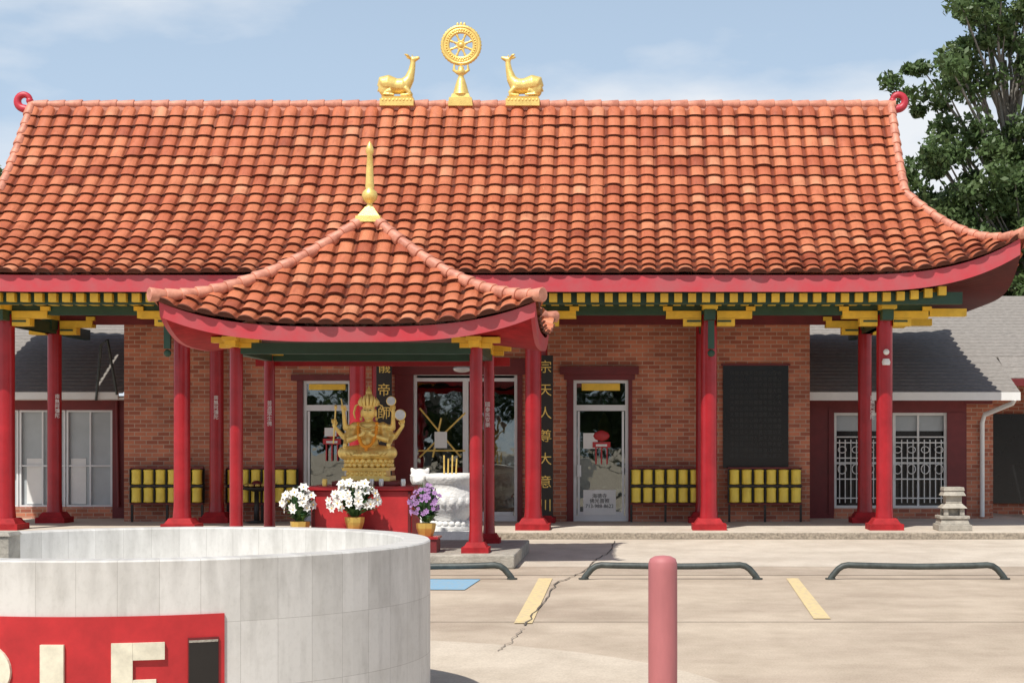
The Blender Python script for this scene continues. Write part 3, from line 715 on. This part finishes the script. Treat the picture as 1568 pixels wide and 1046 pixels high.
for s in (-1,1):
    B((s*0.035,-0.092,0.93),(0.028,0.014,0.007),8,6); B((s*0.092,0,0.87),(0.018,0.022,0.055),8,6)
    T([(s*0.09,0,0.36),(s*0.30,-0.12,0.36)],[0.11,0.085]); T([(s*0.30,-0.12,0.35),(-s*0.05,-0.25,0.335)],[0.078,0.05]); B((-s*0.10,-0.26,0.335),(0.075,0.042,0.03)); B((s*0.30,-0.12,0.36),0.086)
    B((s*0.18,0,0.705),(0.065,0.062,0.055))
    for el,ha,r in (((0.235,-0.08,0.53),(0.04,-0.18,0.60),0.046),((0.29,0.0,0.55),(0.28,-0.18,0.44),0.040),((0.31,0.03,0.68),(0.32,-0.04,0.88),0.038),((0.33,0.03,0.56),(0.44,-0.04,0.70),0.037)):
        T([(s*0.17,0.01,0.705),(s*el[0],el[1],el[2])],[r*1.15,r*0.9]); T([(s*el[0],el[1],el[2]),(s*ha[0],ha[1],ha[2])],[r*0.9,r*0.6])
        B((s*el[0],el[1],el[2]),r*0.92,8,6); B((s*ha[0],ha[1]-.005,ha[2]+0.02),(0.030,0.018,0.036),8,6)
b.lathe(P(0,-0.01,0.96),[(0.094,0),(0.104,0.02),(0.085,0.045),(0.07,0.08),(0.062,0.13),(0.04,0.16),(0.04,0.19),(0.02,0.23),(0.006,0.27)],'gold',n=16)
b.build('figure',st,remesh=0.009)
b=MB()
for i in range(-4,5):
    a=math.radians(i*24); h=0.15-0.014*abs(i); b.tube([P(0.10*math.sin(a),-0.10*math.cos(a)-.01,0.965),P(0.118*math.sin(a),-0.118*math.cos(a)-.01,0.965+h*0.5),P(0.11*math.sin(a),-0.11*math.cos(a)-.01,0.965+h)],[0.018,0.025,0.004],'gold',n=6)
for s in (-1,1):
    for ha in ((0.32,-0.04,0.88),(0.44,-0.04,0.70)):
        for k in range(4):
            b.tube([P(s*ha[0]+(k-1.5)*0.016,ha[1]-.01,ha[2]+0.045),P(s*ha[0]+(k-1.5)*0.018,ha[1]-0.02,ha[2]+0.08-0.004*abs(k-1.5)),P(s*ha[0]+(k-1.5)*0.016,ha[1]-0.04,ha[2]+0.095)],[0.009,0.008,0.005],'gold',n=6)
        b.tube([P(s*ha[0]-s*0.025,ha[1]-.01,ha[2]+0.02),P(s*ha[0]-s*0.045,ha[1]-.03,ha[2]+0.055)],[0.009,0.006],'gold',n=6)
    for c,r in (((0.205,-.03,.62),.052),((.245,.02,.66),.045)): b.tube([P(s*(c[0]-.008),c[1],c[2]+.012),P(s*(c[0]+.008),c[1],c[2]-.012)],r,'goldp',n=12)
    b.ball(P(s*0.10,-.01,.80),(.018,.018,.028),'goldp',8,6)
    b.tube([P(s*.11,-.03,1.0),P(s*.17,0,.97),P(s*.20,.02,.88),P(s*.18,.03,.80)],[.012,.02,.018,.008],'gold',n=8,sy=.5)
    for k in range(4): b.tube([P(s*(.28-k*.05),-.18-.015*k,.39),P(s*(.24-k*.05),-.24-.01*k,.32)],.008,'goldp',n=6)
b.lathe(P(0,0,.415),[(.135,0),(.145,.01),(.145,.03),(.13,.04)],'goldp',n=20,sy=.85)
b.tube([P(-0.45,-0.06,0.48),P(-0.42,-0.06,0.94)],0.010,'gold',n=8); b.ball(P(-.42,-.06,.95),(.02,.02,.035),'gold',8,6)
b.tube([P(-0.31,-0.06,0.85),P(-0.35,-0.06,1.06)],[0.014,0.006],'gold',n=8)
def disc(c,r,m): 
    b.tube([(c[0],c[1]-0.01,c[2]),(c[0],c[1]+0.01,c[2])],r,m,n=24)
    pts=[(c[0]+r*math.cos(t),c[1],c[2]+r*math.sin(t)) for t in np.linspace(0,2*math.pi,25)]; b.tube(pts,0.010,'gold',n=6,caps=False)
disc(P(0.30,-0.08,1.03),0.055,'silver'); disc(P(0.42,-0.10,0.85),0.065,'silver')
for i in range(17):
    a=math.pi*i/16; b.ball(P(0.11*math.cos(a),-0.10-0.03*math.sin(a),0.735-0.06*math.sin(a)),0.012,'gold',8,6)
for s in (-1,1): b.ball(P(s*0.035,-0.105,0.912),(0.017,0.006,0.006),'board',8,6)
b.build('attributes',st)
b=MB()
for i in range(34):
    t=i/33; x=0.12*math.cos(math.pi*t); z=0.74-0.30*math.sin(math.pi*t)**0.8; y=-0.11-0.11*math.sin(math.pi*t)
    b.ball(P(x,y,z),(0.023,0.022,0.023),'orange',8,6)
for i in range(3): b.ball(P(0,-0.225,0.42-i*0.028),0.024,'orange',8,6)
b.build('marigold_garland',st)

# ---------------- flowers
def flowers(name,c,w,h,kind,nf,potr=0.12,poth=0.16):
    b=MB(); x,y,z=c
    b.lathe((x,y,z),[(potr*0.75,0),(potr*0.8,0.02),(potr,poth*0.6),(potr*1.05,poth),(potr*0.9,poth)],'pot',n=8,smooth=False)
    for i in range(150):
        a=random.uniform(0,2*math.pi); e=random.uniform(-0.5,1.3); R=random.uniform(0.6,1.15)
        tip=Vector((x+w*R*math.cos(a)*math.cos(e),y+w*0.6*R*math.sin(a)*math.cos(e),z+poth+h*0.4+h*0.62*R*math.sin(e)))
        base=Vector((x+random.uniform(-.05,.05),y,z+poth)); mid=base.lerp(tip,0.55)+Vector((0,0,0.05)); 
        sd=(tip-base).cross(Vector((random.random()-.5,random.random()-.5,1))).normalized()*random.uniform(0.015,0.03)
        b.add([base,mid-sd,tip,mid+sd],[(0,1,2,3)],'fleaf')
    for i in range(nf):
        a=random.uniform(0,2*math.pi); e=random.uniform(-0.35,1.35); R=random.uniform(0.6,1.05)
        n=Vector((math.cos(a)*math.cos(e),math.sin(a)*math.cos(e),math.sin(e)))
        p=Vector((x+w*R*n.x,y+w*0.6*R*n.y-0.03,z+poth+h*0.42+h*0.55*R*n.z))
        nn=(n+Vector((random.uniform(-.3,.3),-0.9,random.uniform(-.2,.3)))).normalized(); u=nn.cross(Vector((0,0,1))).normalized(); v=nn.cross(u)
        s=random.uniform(0.045,0.075) if kind=='petalw' else random.uniform(0.025,0.045)
        k=6
        for j in range(k):
            an=2*math.pi*j/k+i; d=u*math.cos(an)+v*math.sin(an); sdv=nn.cross(d)*s*0.32
            b.add([p,p+d*s*0.55+nn*s*0.25+sdv,p+d*s+nn*s*0.18,p+d*s*0.55+nn*s*0.25-sdv],[(0,1,2,3)],kind)
        b.ball(p+nn*s*0.2,s*0.14,'yel' if kind=='petalw' else 'petalp',6,4)
    return b.build(name)
flowers('lily_arrangement',(mx(463,20.9),20.75,0.40),0.22,0.44,'petalw',30)
flowers('lily_arrangement',(mx(545,20.75),20.65,0.46),0.33,0.46,'petalw',70)
flowers('orchid_arrangement',(mx(653,20.8),20.75,0.38),0.21,0.50,'petalp',75)
for px,zt,hw_ in ((463,0.40,0.14),(545,0.46,0.2),(653,0.38,0.16)):
    b=MB(); X=mx(px,20.8); b.box(X-hw_,X+hw_,20.52,20.92,0.18,zt-0.03,'dred'); b.box(X-hw_-.02,X+hw_+.02,20.5,20.94,zt-0.03,zt-.001,'red'); b.build('flower_stand')
# ---------------- incense urn (carved white stone)
b=MB(); ux,uy,uz=mx(690,25.3),25.3,0.2
b.frust(ux,uy,0.004,uz,0.40,0.38,'wstone')
b.lathe((ux,uy,uz),[(0.30,0),(0.33,0.05),(0.26,0.10),(0.24,0.16),(0.34,0.28),(0.39,0.42),(0.38,0.55),(0.33,0.64),(0.34,0.72),(0.39,0.78),(0.39,0.86),(0.35,0.87),(0.33,0.8)],'wstone',n=36)
for i in range(18):
    a=2*math.pi*i/18; b.ball((ux+0.34*math.cos(a),uy+0.34*math.sin(a),uz+0.44),(0.07,0.07,0.10),'wstone',8,6)
    b.ball((ux+0.345*math.cos(a+.17),uy+0.345*math.sin(a+.17),uz+.80),(0.05,0.05,0.035),'wstone',8,6)
    b.ball((ux+0.27*math.cos(a),uy+0.27*math.sin(a),uz+.10),(0.05,0.05,0.05),'wstone',8,6)
for i in range(4): b.tube([(ux-0.1+i*0.06,uy,uz+0.8),(ux-0.1+i*0.065,uy,uz+1.15-0.05*(i%2))],0.012,'goldp',n=6)
b.build('incense_urn')
b=MB(); X=mx(645,25.5)
for c,r in (((0,0,0.35),(0.22,0.3,0.3)),((0,-.1,0.7),(0.17,0.18,0.22)),((0,-.2,0.98),(0.15,0.16,0.15)),((0,-.34,0.93),(0.09,0.09,0.07)),((-.1,-.35,0.2),(0.07,0.08,0.2)),((.1,-.35,0.2),(0.07,0.08,0.2)),((-.12,-.15,1.1),(0.04,0.03,0.05)),((.12,-.15,1.1),(0.04,0.03,0.05)),((0,.25,.5),(.06,.06,.25)),((-.1,-.3,1.02),(.04,.04,.03)),((.1,-.3,1.02),(.04,.04,.03))): b.ball((X+c[0],25.5+c[1],c[2]+0.02),r,'wstone')
b.build('guardian_lion_statue',remesh=0.025)
# ---------------- stone lantern
b=MB(); X=mx(1461,26.6); Y=26.75
b.frust(X,Y,FL+.001,FL+0.10,0.27,0.27,'stone'); b.frust(X,Y,FL+0.10,FL+0.19,0.24,0.21,'stone'); b.frust(X,Y,FL+0.19,FL+0.24,0.24,0.24,'stone')
for sx in (-1,1):
    for sy in (-1,1): b.frust(X+sx*0.13,Y+sy*0.13,FL+0.24,FL+0.36,0.04,0.035,'stone')
b.frust(X,Y,FL+0.24,FL+0.36,0.08,0.08,'stone')
b.frust(X,Y,FL+0.36,FL+0.44,0.21,0.13,'stone'); b.frust(X,Y,FL+0.44,FL+0.56,0.13,0.13,'stone'); b.frust(X,Y,FL+0.56,FL+0.64,0.19,0.15,'stone'); b.frust(X,Y,FL+0.64,FL+0.70,0.17,0.16,'stone')
b.build('stone_lantern',bevel=0.008)

# ---------------- dharma wheel + deer
zb=zr+0.11
b=MB(); wxc=mx(706,YR)
b.frust(wxc,YR,zb-0.10,zb+0.05,0.22,0.20,'gold',0.14,0.14); b.frust(wxc,YR,zb+0.05,zb+0.12,0.17,0.15,'gold',0.12,0.11)
b.lathe((wxc,YR,zb+0.12),[(0.15,0),(0.14,0.03),(0.10,0.18),(0.07,0.27),(0.045,0.33),(0.06,0.36),(0.09,0.40),(0.055,0.45),(0.05,0.5)],'gold',n=20)
for s in (-1,1): b.tube([(wxc+s*0.05,YR,zb+0.5),(wxc+s*0.13,YR,zb+0.56),(wxc+s*0.12,YR,zb+0.66)],[0.03,0.03,0.015],'gold',n=8)
wc=(wxc,YR,mz(70,YR)); 
def ring(R,r,n=48):
    pts=[(wc[0]+R*math.cos(t),wc[1],wc[2]+R*math.sin(t)) for t in np.linspace(0,2*math.pi,n+1)]; b.tube(pts,r,'gold',n=8,caps=False)
ring(0.33,0.034); ring(0.285,0.03); ring(0.235,0.03); ring(0.07,0.02,20)
for i in range(36):
    a=2*math.pi*i/36; b.ball((wc[0]+0.35*math.cos(a),wc[1],wc[2]+0.35*math.sin(a)),0.022,'gold',6,5)
    b.ball((wc[0]+0.26*math.cos(a),wc[1]-0.02,wc[2]+0.26*math.sin(a)),0.02,'gold',6,5)
for i in range(8):
    a=2*math.pi*i/8+0.39; d=(math.cos(a),math.sin(a))
    b.tube([(wc[0]+d[0]*k,wc[1],wc[2]+d[1]*k) for k in (0.05,0.10,0.14,0.18,0.23)],[0.014,0.026,0.014,0.026,0.012],'gold',n=8)
b.ball(wc,(0.055,0.045,0.055),'gold')
for k in (0,1,-1): b.ball((wc[0]+k*0.06,YR,wc[2]+0.37-abs(k)*0.01),(0.025,0.02,0.05),'gold',8,6)
b.build('dharma_wheel')
def deer(pxc,s):
    X=mx(pxc,YR); e=empty('deer_statue',(X,YR,zb)); b=MB()
    b.frust(X,YR,zb-0.10,zb+0.03,0.30,0.30,'gold',0.15,0.15); b.frust(X,YR,zb+0.03,zb+0.07,0.26,0.28,'gold',0.13,0.14)
    for i in range(9): b.ball((X-0.25+i*0.0625,YR-0.14,zb+0.0),(0.026,0.02,0.03),'gold',8,6)
    b.build('pedestal',e)
    b=MB(); Q=lambda x,y,z:(X+s*x,YR+y,zb+0.07+z)
    b.tube([Q(-0.33,0,0.17),Q(-0.27,0,0.22),Q(-0.17,0,0.235),Q(-0.02,0,0.20),Q(0.11,0,0.20),Q(0.20,0,0.22)],[0.06,0.155,0.17,0.14,0.145,0.09],'gold',n=16)
    b.tube([Q(0.12,0,0.22),Q(0.21,0,0.34),Q(0.25,0,0.48),Q(0.27,0,0.60),Q(0.27,0,0.67)],[0.13,0.09,0.062,0.05,0.045],'gold',n=14)
    b.tube([Q(0.22,0,0.665),Q(0.28,0,0.675),Q(0.35,0,0.70),Q(0.39,0,0.72)],[0.042,0.052,0.036,0.024],'gold',n=12)
    for y in (-1,1):
        b.tube([Q(0.24,y*0.03,0.69),Q(0.18,y*0.09,0.735),Q(0.13,y*0.12,0.75)],[0.018,0.028,0.008],'gold',n=8)
        b.tube([Q(0.27,y*0.02,0.70),Q(0.26,y*0.04,0.76)],[0.014,0.01],'gold',n=6)
        b.ball(Q(-0.20,y*0.07,0.15),(0.14,0.07,0.15),'gold'); b.tube([Q(-0.10,y*0.12,0.10),Q(-0.25,y*0.13,0.035),Q(-0.04,y*0.13,0.025)],[0.05,0.03,0.022],'gold',n=8)
        b.tube([Q(0.15,y*0.08,0.15),Q(0.24,y*0.10,0.06),Q(0.25,y*0.10,0.035),Q(0.06,y*0.11,0.025)],[0.055,0.032,0.028,0.02],'gold',n=8)
    b.tube([Q(-0.32,0,0.17),Q(-0.36,0,0.10)],[0.03,0.012],'gold',n=8)
    b.build('deer_body',e,remesh=0.012)
deer(609,1); deer(801,-1)

# ================================================================ GROUND
sheet('ground',[(-300,-150),(300,-150),(300,500),(-300,500)],0,'lot')
sheet('walkway',[(-16,20.6),(20,20.6),(20,26.3),(-16,26.3)],0.004,'walk')
sheet('walkway',[(-16,19.3),(20,19.3),(20,20.58),(-16,20.58)],0.004,'patch')
g=lambda px,py:(mx(px,EYE*F/(py-CY)),EYE*F/(py-CY))
sheet('parking_line',[g(825,886),g(846,886),g(815,955),g(787,955)],0.008,'lineY')
sheet('parking_line',[g(1204,886),g(1222,886),g(1272,948),g(1246,948)],0.008,'lineY')
sheet('accessible_bay_marking',[(-3.9,17.5),(-1.75,17.4),(-1.70,18.7),(-3.9,18.75)],0.008,'lineB')
def crackline(name,pts,w,z=0.008,m='crack'):
    P2=[g(*p) for p in pts]; Q=[]
    for i in range(len(P2)-1):
        for k in range(9):
            t=k/9; Q.append((P2[i][0]*(1-t)+P2[i+1][0]*t+random.uniform(-.018,.018),P2[i][1]*(1-t)+P2[i+1][1]*t))
    b=MB(); vv=[]
    for x,y in Q: ww=w*random.uniform(0.4,1.2); vv+=[(x-ww,y,z),(x+ww,y,z)]
    b.add(vv,[(2*i,2*i+1,2*i+3,2*i+2) for i in range(len(Q)-1)],m); b.build(name)
crackline('pavement_crack',[(940,829),(934,846),(912,858),(895,875),(853,893),(830,925),(801,963)],0.010,0.012)
crackline('pavement_crack',[(801,963),(780,985),(760,1000)],0.006,0.012,'joint')
b=MB(); b.box(-16,20,14.35,14.36,0.005,0.008,'joint'); b.build('expansion_joint')
RX,RY,RR=-2.79,9.7,1.6
sheet('concrete_pad',[(RX+3.55*math.cos(t),RY+3.55*math.sin(t)) for t in np.linspace(0,2*math.pi,72)[:-1]],0.006,'pad')

# ---------------- round stone wall with sign
wall=empty('round_planter_wall',(RX,RY,0)); ZT=1.0; TH=0.16
def ringwall():
    n=144; prof=[(RR,0.0),(RR,0.33),(RR,0.66),(RR,ZT-0.008),(RR-0.008,ZT),(RR-TH+0.008,ZT),(RR-TH,ZT-0.008),(RR-TH,0.5),(RR-TH,0.0)]
    v=[];f=[];uv=[]
    for j in range(n+1):
        a=2*math.pi*j/n
        for i,(r,z) in enumerate(prof): v.append((RX+r*math.cos(a),RY+r*math.sin(a),z)); uv.append((a*RR,z))
    k=len(prof)
    for j in range(n):
        for i in range(k-1): f.append((j*k+i,(j+1)*k+i,(j+1)*k+i+1,j*k+i+1))
    me=bpy.data.meshes.new('stone_ring'); me.from_pydata(v,[],f); ul=me.uv_layers.new(name='UVMap')
    for l in me.loops: ul.data[l.index].uv=uv[l.vertex_index]
    me.materials.append(M['marble']); o=bpy.data.objects.new('stone_ring',me); link(o,wall)
ringwall()
b=MB(); b.lathe((RX,RY,0),[(RR-TH-.002,0.3),(RR-TH-.002,0.55)],'wstone',n=60); 
b.frust(mx(-2,9.4),9.4,0.55,ZT+0.05,0.09,0.09,'stone'); b.frust(mx(-2,9.4),9.4,ZT+0.05,ZT+0.07,0.10,0.085,'stone')
b.build('planter_fill',wall)
def curved(b,u0,u1,z0,z1,off,m,n=None):
    n=n or max(2,int(abs(u1-u0)/0.03)+1); v=[]
    for i in range(n+1):
        a=(u0+(u1-u0)*i/n)/RR; R0=RR+0.001; R1=RR+off
        for R,z in ((R0,z0),(R1,z0),(R1,z1),(R0,z1)): v.append((RX+R*math.sin(a),RY-R*math.cos(a),z))
    f=[]
    for i in range(n):
        for k in range(4): f.append((4*i+k,4*i+4+k,4*i+4+(k+1)%4,4*i+(k+1)%4))
    f+=[(0,1,2,3),(4*n+3,4*n+2,4*n+1,4*n)]
    b.add(v,f,m)
ue=0.775
b=MB(); curved(b,-3.0,ue,0.02,0.725,0.012,'signred'); b.build('red_sign_band',wall)
b=MB(); o=0.03; zt_=0.595; zb_=0.10; s=0.10; H_=zt_-zb_
E0=0.235; curved(b,E0,E0+s,zb_,zt_,o,'signw')
for za,w_ in ((zt_-0.085,.25),(zb_+H_*0.46,.21),(zb_,.25)): curved(b,E0+s+.001,E0+w_,za,za+0.085,o,'signw')
L0=-0.105; curved(b,L0,L0+s+0.015,zb_,zt_-0.005,o,'signw'); curved(b,L0+s+.016,L0+0.26,zb_,zb_+0.085,o,'signw')
P0=-0.52; curved(b,P0,P0+s,zb_,zt_,o,'signw')
cx,cz,ro,ri=P0+s,zt_-0.14,0.155,0.065     # bowl of the P, as bent ring segments
def bowl(c0,z0_,ro,ri):
    v=[];n_=14
    for i in range(n_+1):
        t=math.pi/2-math.pi*i/n_
        for r in (ri,ro):
            for off in (0.001,o):
                a=(c0+r*math.cos(t)*1.05)/RR; R=RR+off
                v.append((RX+R*math.sin(a),RY-R*math.cos(a),z0_+r*math.sin(t)*0.9))
    f=[]
    for i in range(n_):
        q=4*i; f+=[(q+1,q+5,q+7,q+3),(q,q+4,q+5,q+1),(q+2,q+3,q+7,q+6)]
    b.add(v,f,'signw')
bowl(cx+.002,cz,ro,ri)
for k in range(3): curved(b,-0.9-0.36*k,-0.9-0.36*k+s,zb_,zt_,o,'signw'); curved(b,-0.9-0.36*k+s+.001,-0.9-0.36*k+.25,zt_-.085,zt_,o,'signw')
b.build('sign_letters',wall)
b=MB(); curved(b,0.595,0.745,0.02,0.61,0.022,'dred'); curved(b,0.60,0.74,0.02,0.585,0.026,'board'); curved(b,0.60,0.74,0.587,0.598,0.026,'stone'); b.build('sign_emblem',wall)

# ---------------- bollard
b=MB(); b.lathe((0.198,10.0,0.003),[(0.088,0),(0.0885,0.30),(0.088,0.80),(0.087,0.845),(0.078,0.87),(0.05,0.885),(0.01,0.89)],'bollard',n=40); b.lathe((0.198,10.0,0.003),[(0.0905,0.0),(0.0905,0.08)],'bollard',n=40)
b.build('bollard')
# ---------------- wheel stops
for x0,x1 in ((-3.3,-1.345),(-0.53,1.45),(2.28,4.27)):
    b=MB(); Y=18.75; h=0.165; r=0.036
    pts=[(x0,Y,0.006),(x0+0.03,Y,0.05),(x0+0.09,Y,0.12),(x0+0.14,Y,0.153),(x0+0.20,Y,h)]
    k=8; pts+=[(x0+0.20+(x1-x0-0.40)*i/k,Y,h-0.016*math.sin(math.pi*i/k)+random.uniform(-.003,.003)) for i in range(1,k)]
    pts+=[(x1-0.20,Y,h),(x1-0.14,Y,0.153),(x1-0.09,Y,0.12),(x1-0.03,Y,0.05),(x1,Y,0.006)]
    b.tube(pts,r,'pipe',n=12)
    for X in (x0,x1): b.lathe((X,Y,0.005),[(0.06,0),(0.06,0.012)],'pipe',n=12)
    b.build('wheel_stop')

# ================================================================ TREES
def tree(name,base,top,blobs,ncl,per,leaf,trunk_r,seed,m='leaf',csz=(0.25,0.6)):
    r=np.random.default_rng(seed); e=empty(name,base)
    cs=[]
    wts=np.array([bl[3]*bl[4]*bl[5] for bl in blobs]); wts=wts/wts.sum()
    for i in range(ncl):
        bl=blobs[r.choice(len(blobs),p=wts)]
        d=r.normal(size=3); d/=np.linalg.norm(d); R=r.uniform(0.35,1.0)**0.6
        cs.append(np.array(bl[:3])+d*R*np.array(bl[3:6]))
    cs=np.array(cs)
    n=ncl*per
    cr_=np.repeat(r.uniform(csz[0],csz[1],ncl),per)[:,None]
    off=r.normal(size=(n,3)); off/=np.linalg.norm(off,axis=1)[:,None]; off*=(r.uniform(0,1,(n,1))**0.5)*cr_; off[:,2]*=0.75
    c=np.repeat(cs,per,0)+off
    u=r.normal(size=(n,3)); u/=np.linalg.norm(u,axis=1)[:,None]; w=r.normal(size=(n,3)); v=np.cross(u,w); v/=np.linalg.norm(v,axis=1)[:,None]
    s=(leaf*r.uniform(0.6,1.3,n))[:,None]
    V=np.stack([c-u*s,c+v*s*0.5,c+u*s,c-v*s*0.5],1).reshape(-1,3)
    me=bpy.data.meshes.new('leaves'); me.vertices.add(4*n); me.vertices.foreach_set('co',V.ravel())
    me.loops.add(4*n); me.loops.foreach_set('vertex_index',np.arange(4*n)); me.polygons.add(n); me.polygons.foreach_set('loop_start',np.arange(n)*4)
    me.update(calc_edges=True); me.validate(); me.materials.append(M[m]); link(bpy.data.objects.new('leaves',me),e)
    b=MB(); B=Vector(base); Tp=Vector(top)
    b.tube([B,B.lerp(Tp,0.3)+Vector((0.1,0,0)),B.lerp(Tp,0.65)-Vector((0.1,0,0)),Tp],[trunk_r,trunk_r*0.75,trunk_r*0.5,trunk_r*0.2],'bark',n=10)
    for i in range(0,ncl,2):
        c=Vector(cs[i]); h=max(0.25,min(0.95,(c.z-B.z)/(Tp.z-B.z)-0.25)); p=B.lerp(Tp,h); mid=p.lerp(c,0.5)+Vector((r.uniform(-.3,.3),r.uniform(-.3,.3),r.uniform(-.1,.4)))
        b.tube([p,mid,c],[trunk_r*0.28*(1.1-h),trunk_r*0.12,0.01],'bark',n=5,caps=False)
    b.build('trunk_and_limbs',e)
tree('oak_tree',(9.6,39.5,0),(8.9,39.2,10.6),
 [(9.6,38.5,5.9,3.2,2.2,1.8),(7.7,38,7.7,1.5,1.5,1.2),(7.1,38,9.7,1.4,1.3,0.9),(7.7,38,11.0,1.1,1.0,0.7),(8.9,38.3,12.0,1.6,1.3,0.9),(9.9,38.5,8.0,1.5,1.6,1.3),(10.2,38.5,10.7,1.4,1.5,1.4),(12.3,39,8.8,1.8,2,2.5),(6.9,38,6.0,0.9,1.1,0.9)],520,170,0.085,0.36,3,csz=(0.2,0.58))
tree('oak_tree',(-19.8,47,0),(-19.8,47,8),[(-19.3,47,8.1,2.3,2,1.8),(-21.5,47,8.4,2.4,2,2.0)],90,150,0.10,0.35,5,'leaf')
tree('oak_tree',(18,44,0),(18,44,9),[(18,44,7,4,3,3)],100,140,0.13,0.4,8)
for i,x in enumerate((-30,-20,-10,0,10,20,30)):
    tree('street_tree',(x,-24-2*(i%2),0),(x,-24-2*(i%2),7),[(x,-24-2*(i%2),4.2,5.5,3,3.6)],60,90,0.32,0.35,20+i,'leaf2',csz=(0.6,1.4))

# ================================================================ SKY, SUN, CAMERA
EL=math.radians(57); AZ=math.radians(26)   # sun to the left of and behind the camera
sd=Vector((-math.sin(AZ)*math.cos(EL),-math.cos(AZ)*math.cos(EL),math.sin(EL)))
w=bpy.data.worlds.new('World'); sc.world=w; w.use_nodes=True; nt=w.node_tree; bg=nt.nodes['Background']
sky=N(nt,'ShaderNodeTexSky'); sky.sky_type='NISHITA'; sky.sun_disc=False; sky.sun_elevation=EL
sky.sun_rotation=math.atan2(sd.x,sd.y); sky.air_density=1.0; sky.dust_density=1.2; sky.ozone_density=1.2
tc=N(nt,'ShaderNodeTexCoord'); sp=N(nt,'ShaderNodeSeparateXYZ'); nt.links.new(tc.outputs['Generated'],sp.inputs[0])
def elev(z0,z1,a,b_):
    mr=N(nt,'ShaderNodeMapRange'); mr.inputs[1].default_value=z0; mr.inputs[2].default_value=z1; mr.inputs[3].default_value=a; mr.inputs[4].default_value=b_
    nt.links.new(sp.outputs[2],mr.inputs[0]); return mr.outputs[0]
# humid summer haze low in the sky
hz=N(nt,'ShaderNodeMix',data_type='RGBA'); nt.links.new(elev(0.15,0.6,0.85,0.0),hz.inputs[0]); nt.links.new(sky.outputs[0],hz.inputs[6]); hz.inputs[7].default_value=(5.4,7.2,9.4,1)
mp=N(nt,'ShaderNodeMapping'); mp.inputs['Scale'].default_value=(1,1,2.6); mp.inputs['Location'].default_value=(1.35,0.2,0.45)
nt.links.new(tc.outputs['Generated'],mp.inputs['Vector'])
no=N(nt,'ShaderNodeTexNoise'); no.inputs['Scale'].default_value=4.6; no.inputs['Detail'].default_value=10; no.inputs['Roughness'].default_value=0.5
nt.links.new(mp.outputs[0],no.inputs['Vector'])
cr=N(nt,'ShaderNodeValToRGB'); cr.color_ramp.elements[0].position=0.42; cr.color_ramp.elements[0].color=(0.10,0.10,0.10,1); cr.color_ramp.elements[1].position=0.62; cr.color_ramp.elements[1].color=(0.95,0.95,0.95,1)
nt.links.new(no.outputs['Fac'],cr.inputs['Fac'])
mm=N(nt,'ShaderNodeMath',operation='MULTIPLY'); nt.links.new(cr.outputs[0],mm.inputs[0]); nt.links.new(elev(0.30,0.6,1.0,0.12),mm.inputs[1])
mi=N(nt,'ShaderNodeMix',data_type='RGBA'); nt.links.new(mm.outputs[0],mi.inputs[0]); nt.links.new(hz.outputs[2],mi.inputs[6]); mi.inputs[7].default_value=(9.2,9.5,9.9,1)
nt.links.new(mi.outputs[2],bg.inputs['Color']); bg.inputs['Strength'].default_value=0.095
sl=bpy.data.lights.new('sun','SUN'); sl.energy=4.8; sl.angle=math.radians(0.5); sl.color=(1,0.955,0.88)
so=bpy.data.objects.new('sun',sl); so.rotation_euler=sd.to_track_quat('Z','Y').to_euler(); so.location=(-20,-20,40); sc.collection.objects.link(so)
cam=bpy.data.cameras.new('camera'); cam.sensor_width=36; cam.lens=36*F/1568; cam.shift_x=-(CX-784)/1568; cam.shift_y=(CY-523)/1568
cam.clip_end=2000; cam.clip_start=0.1
co=bpy.data.objects.new('camera',cam); co.location=(0,0,EYE); co.rotation_euler=(math.pi/2,0,0); sc.collection.objects.link(co); sc.camera=co
sc.view_settings.view_transform='Standard'; sc.view_settings.look='None'; sc.view_settings.exposure=0
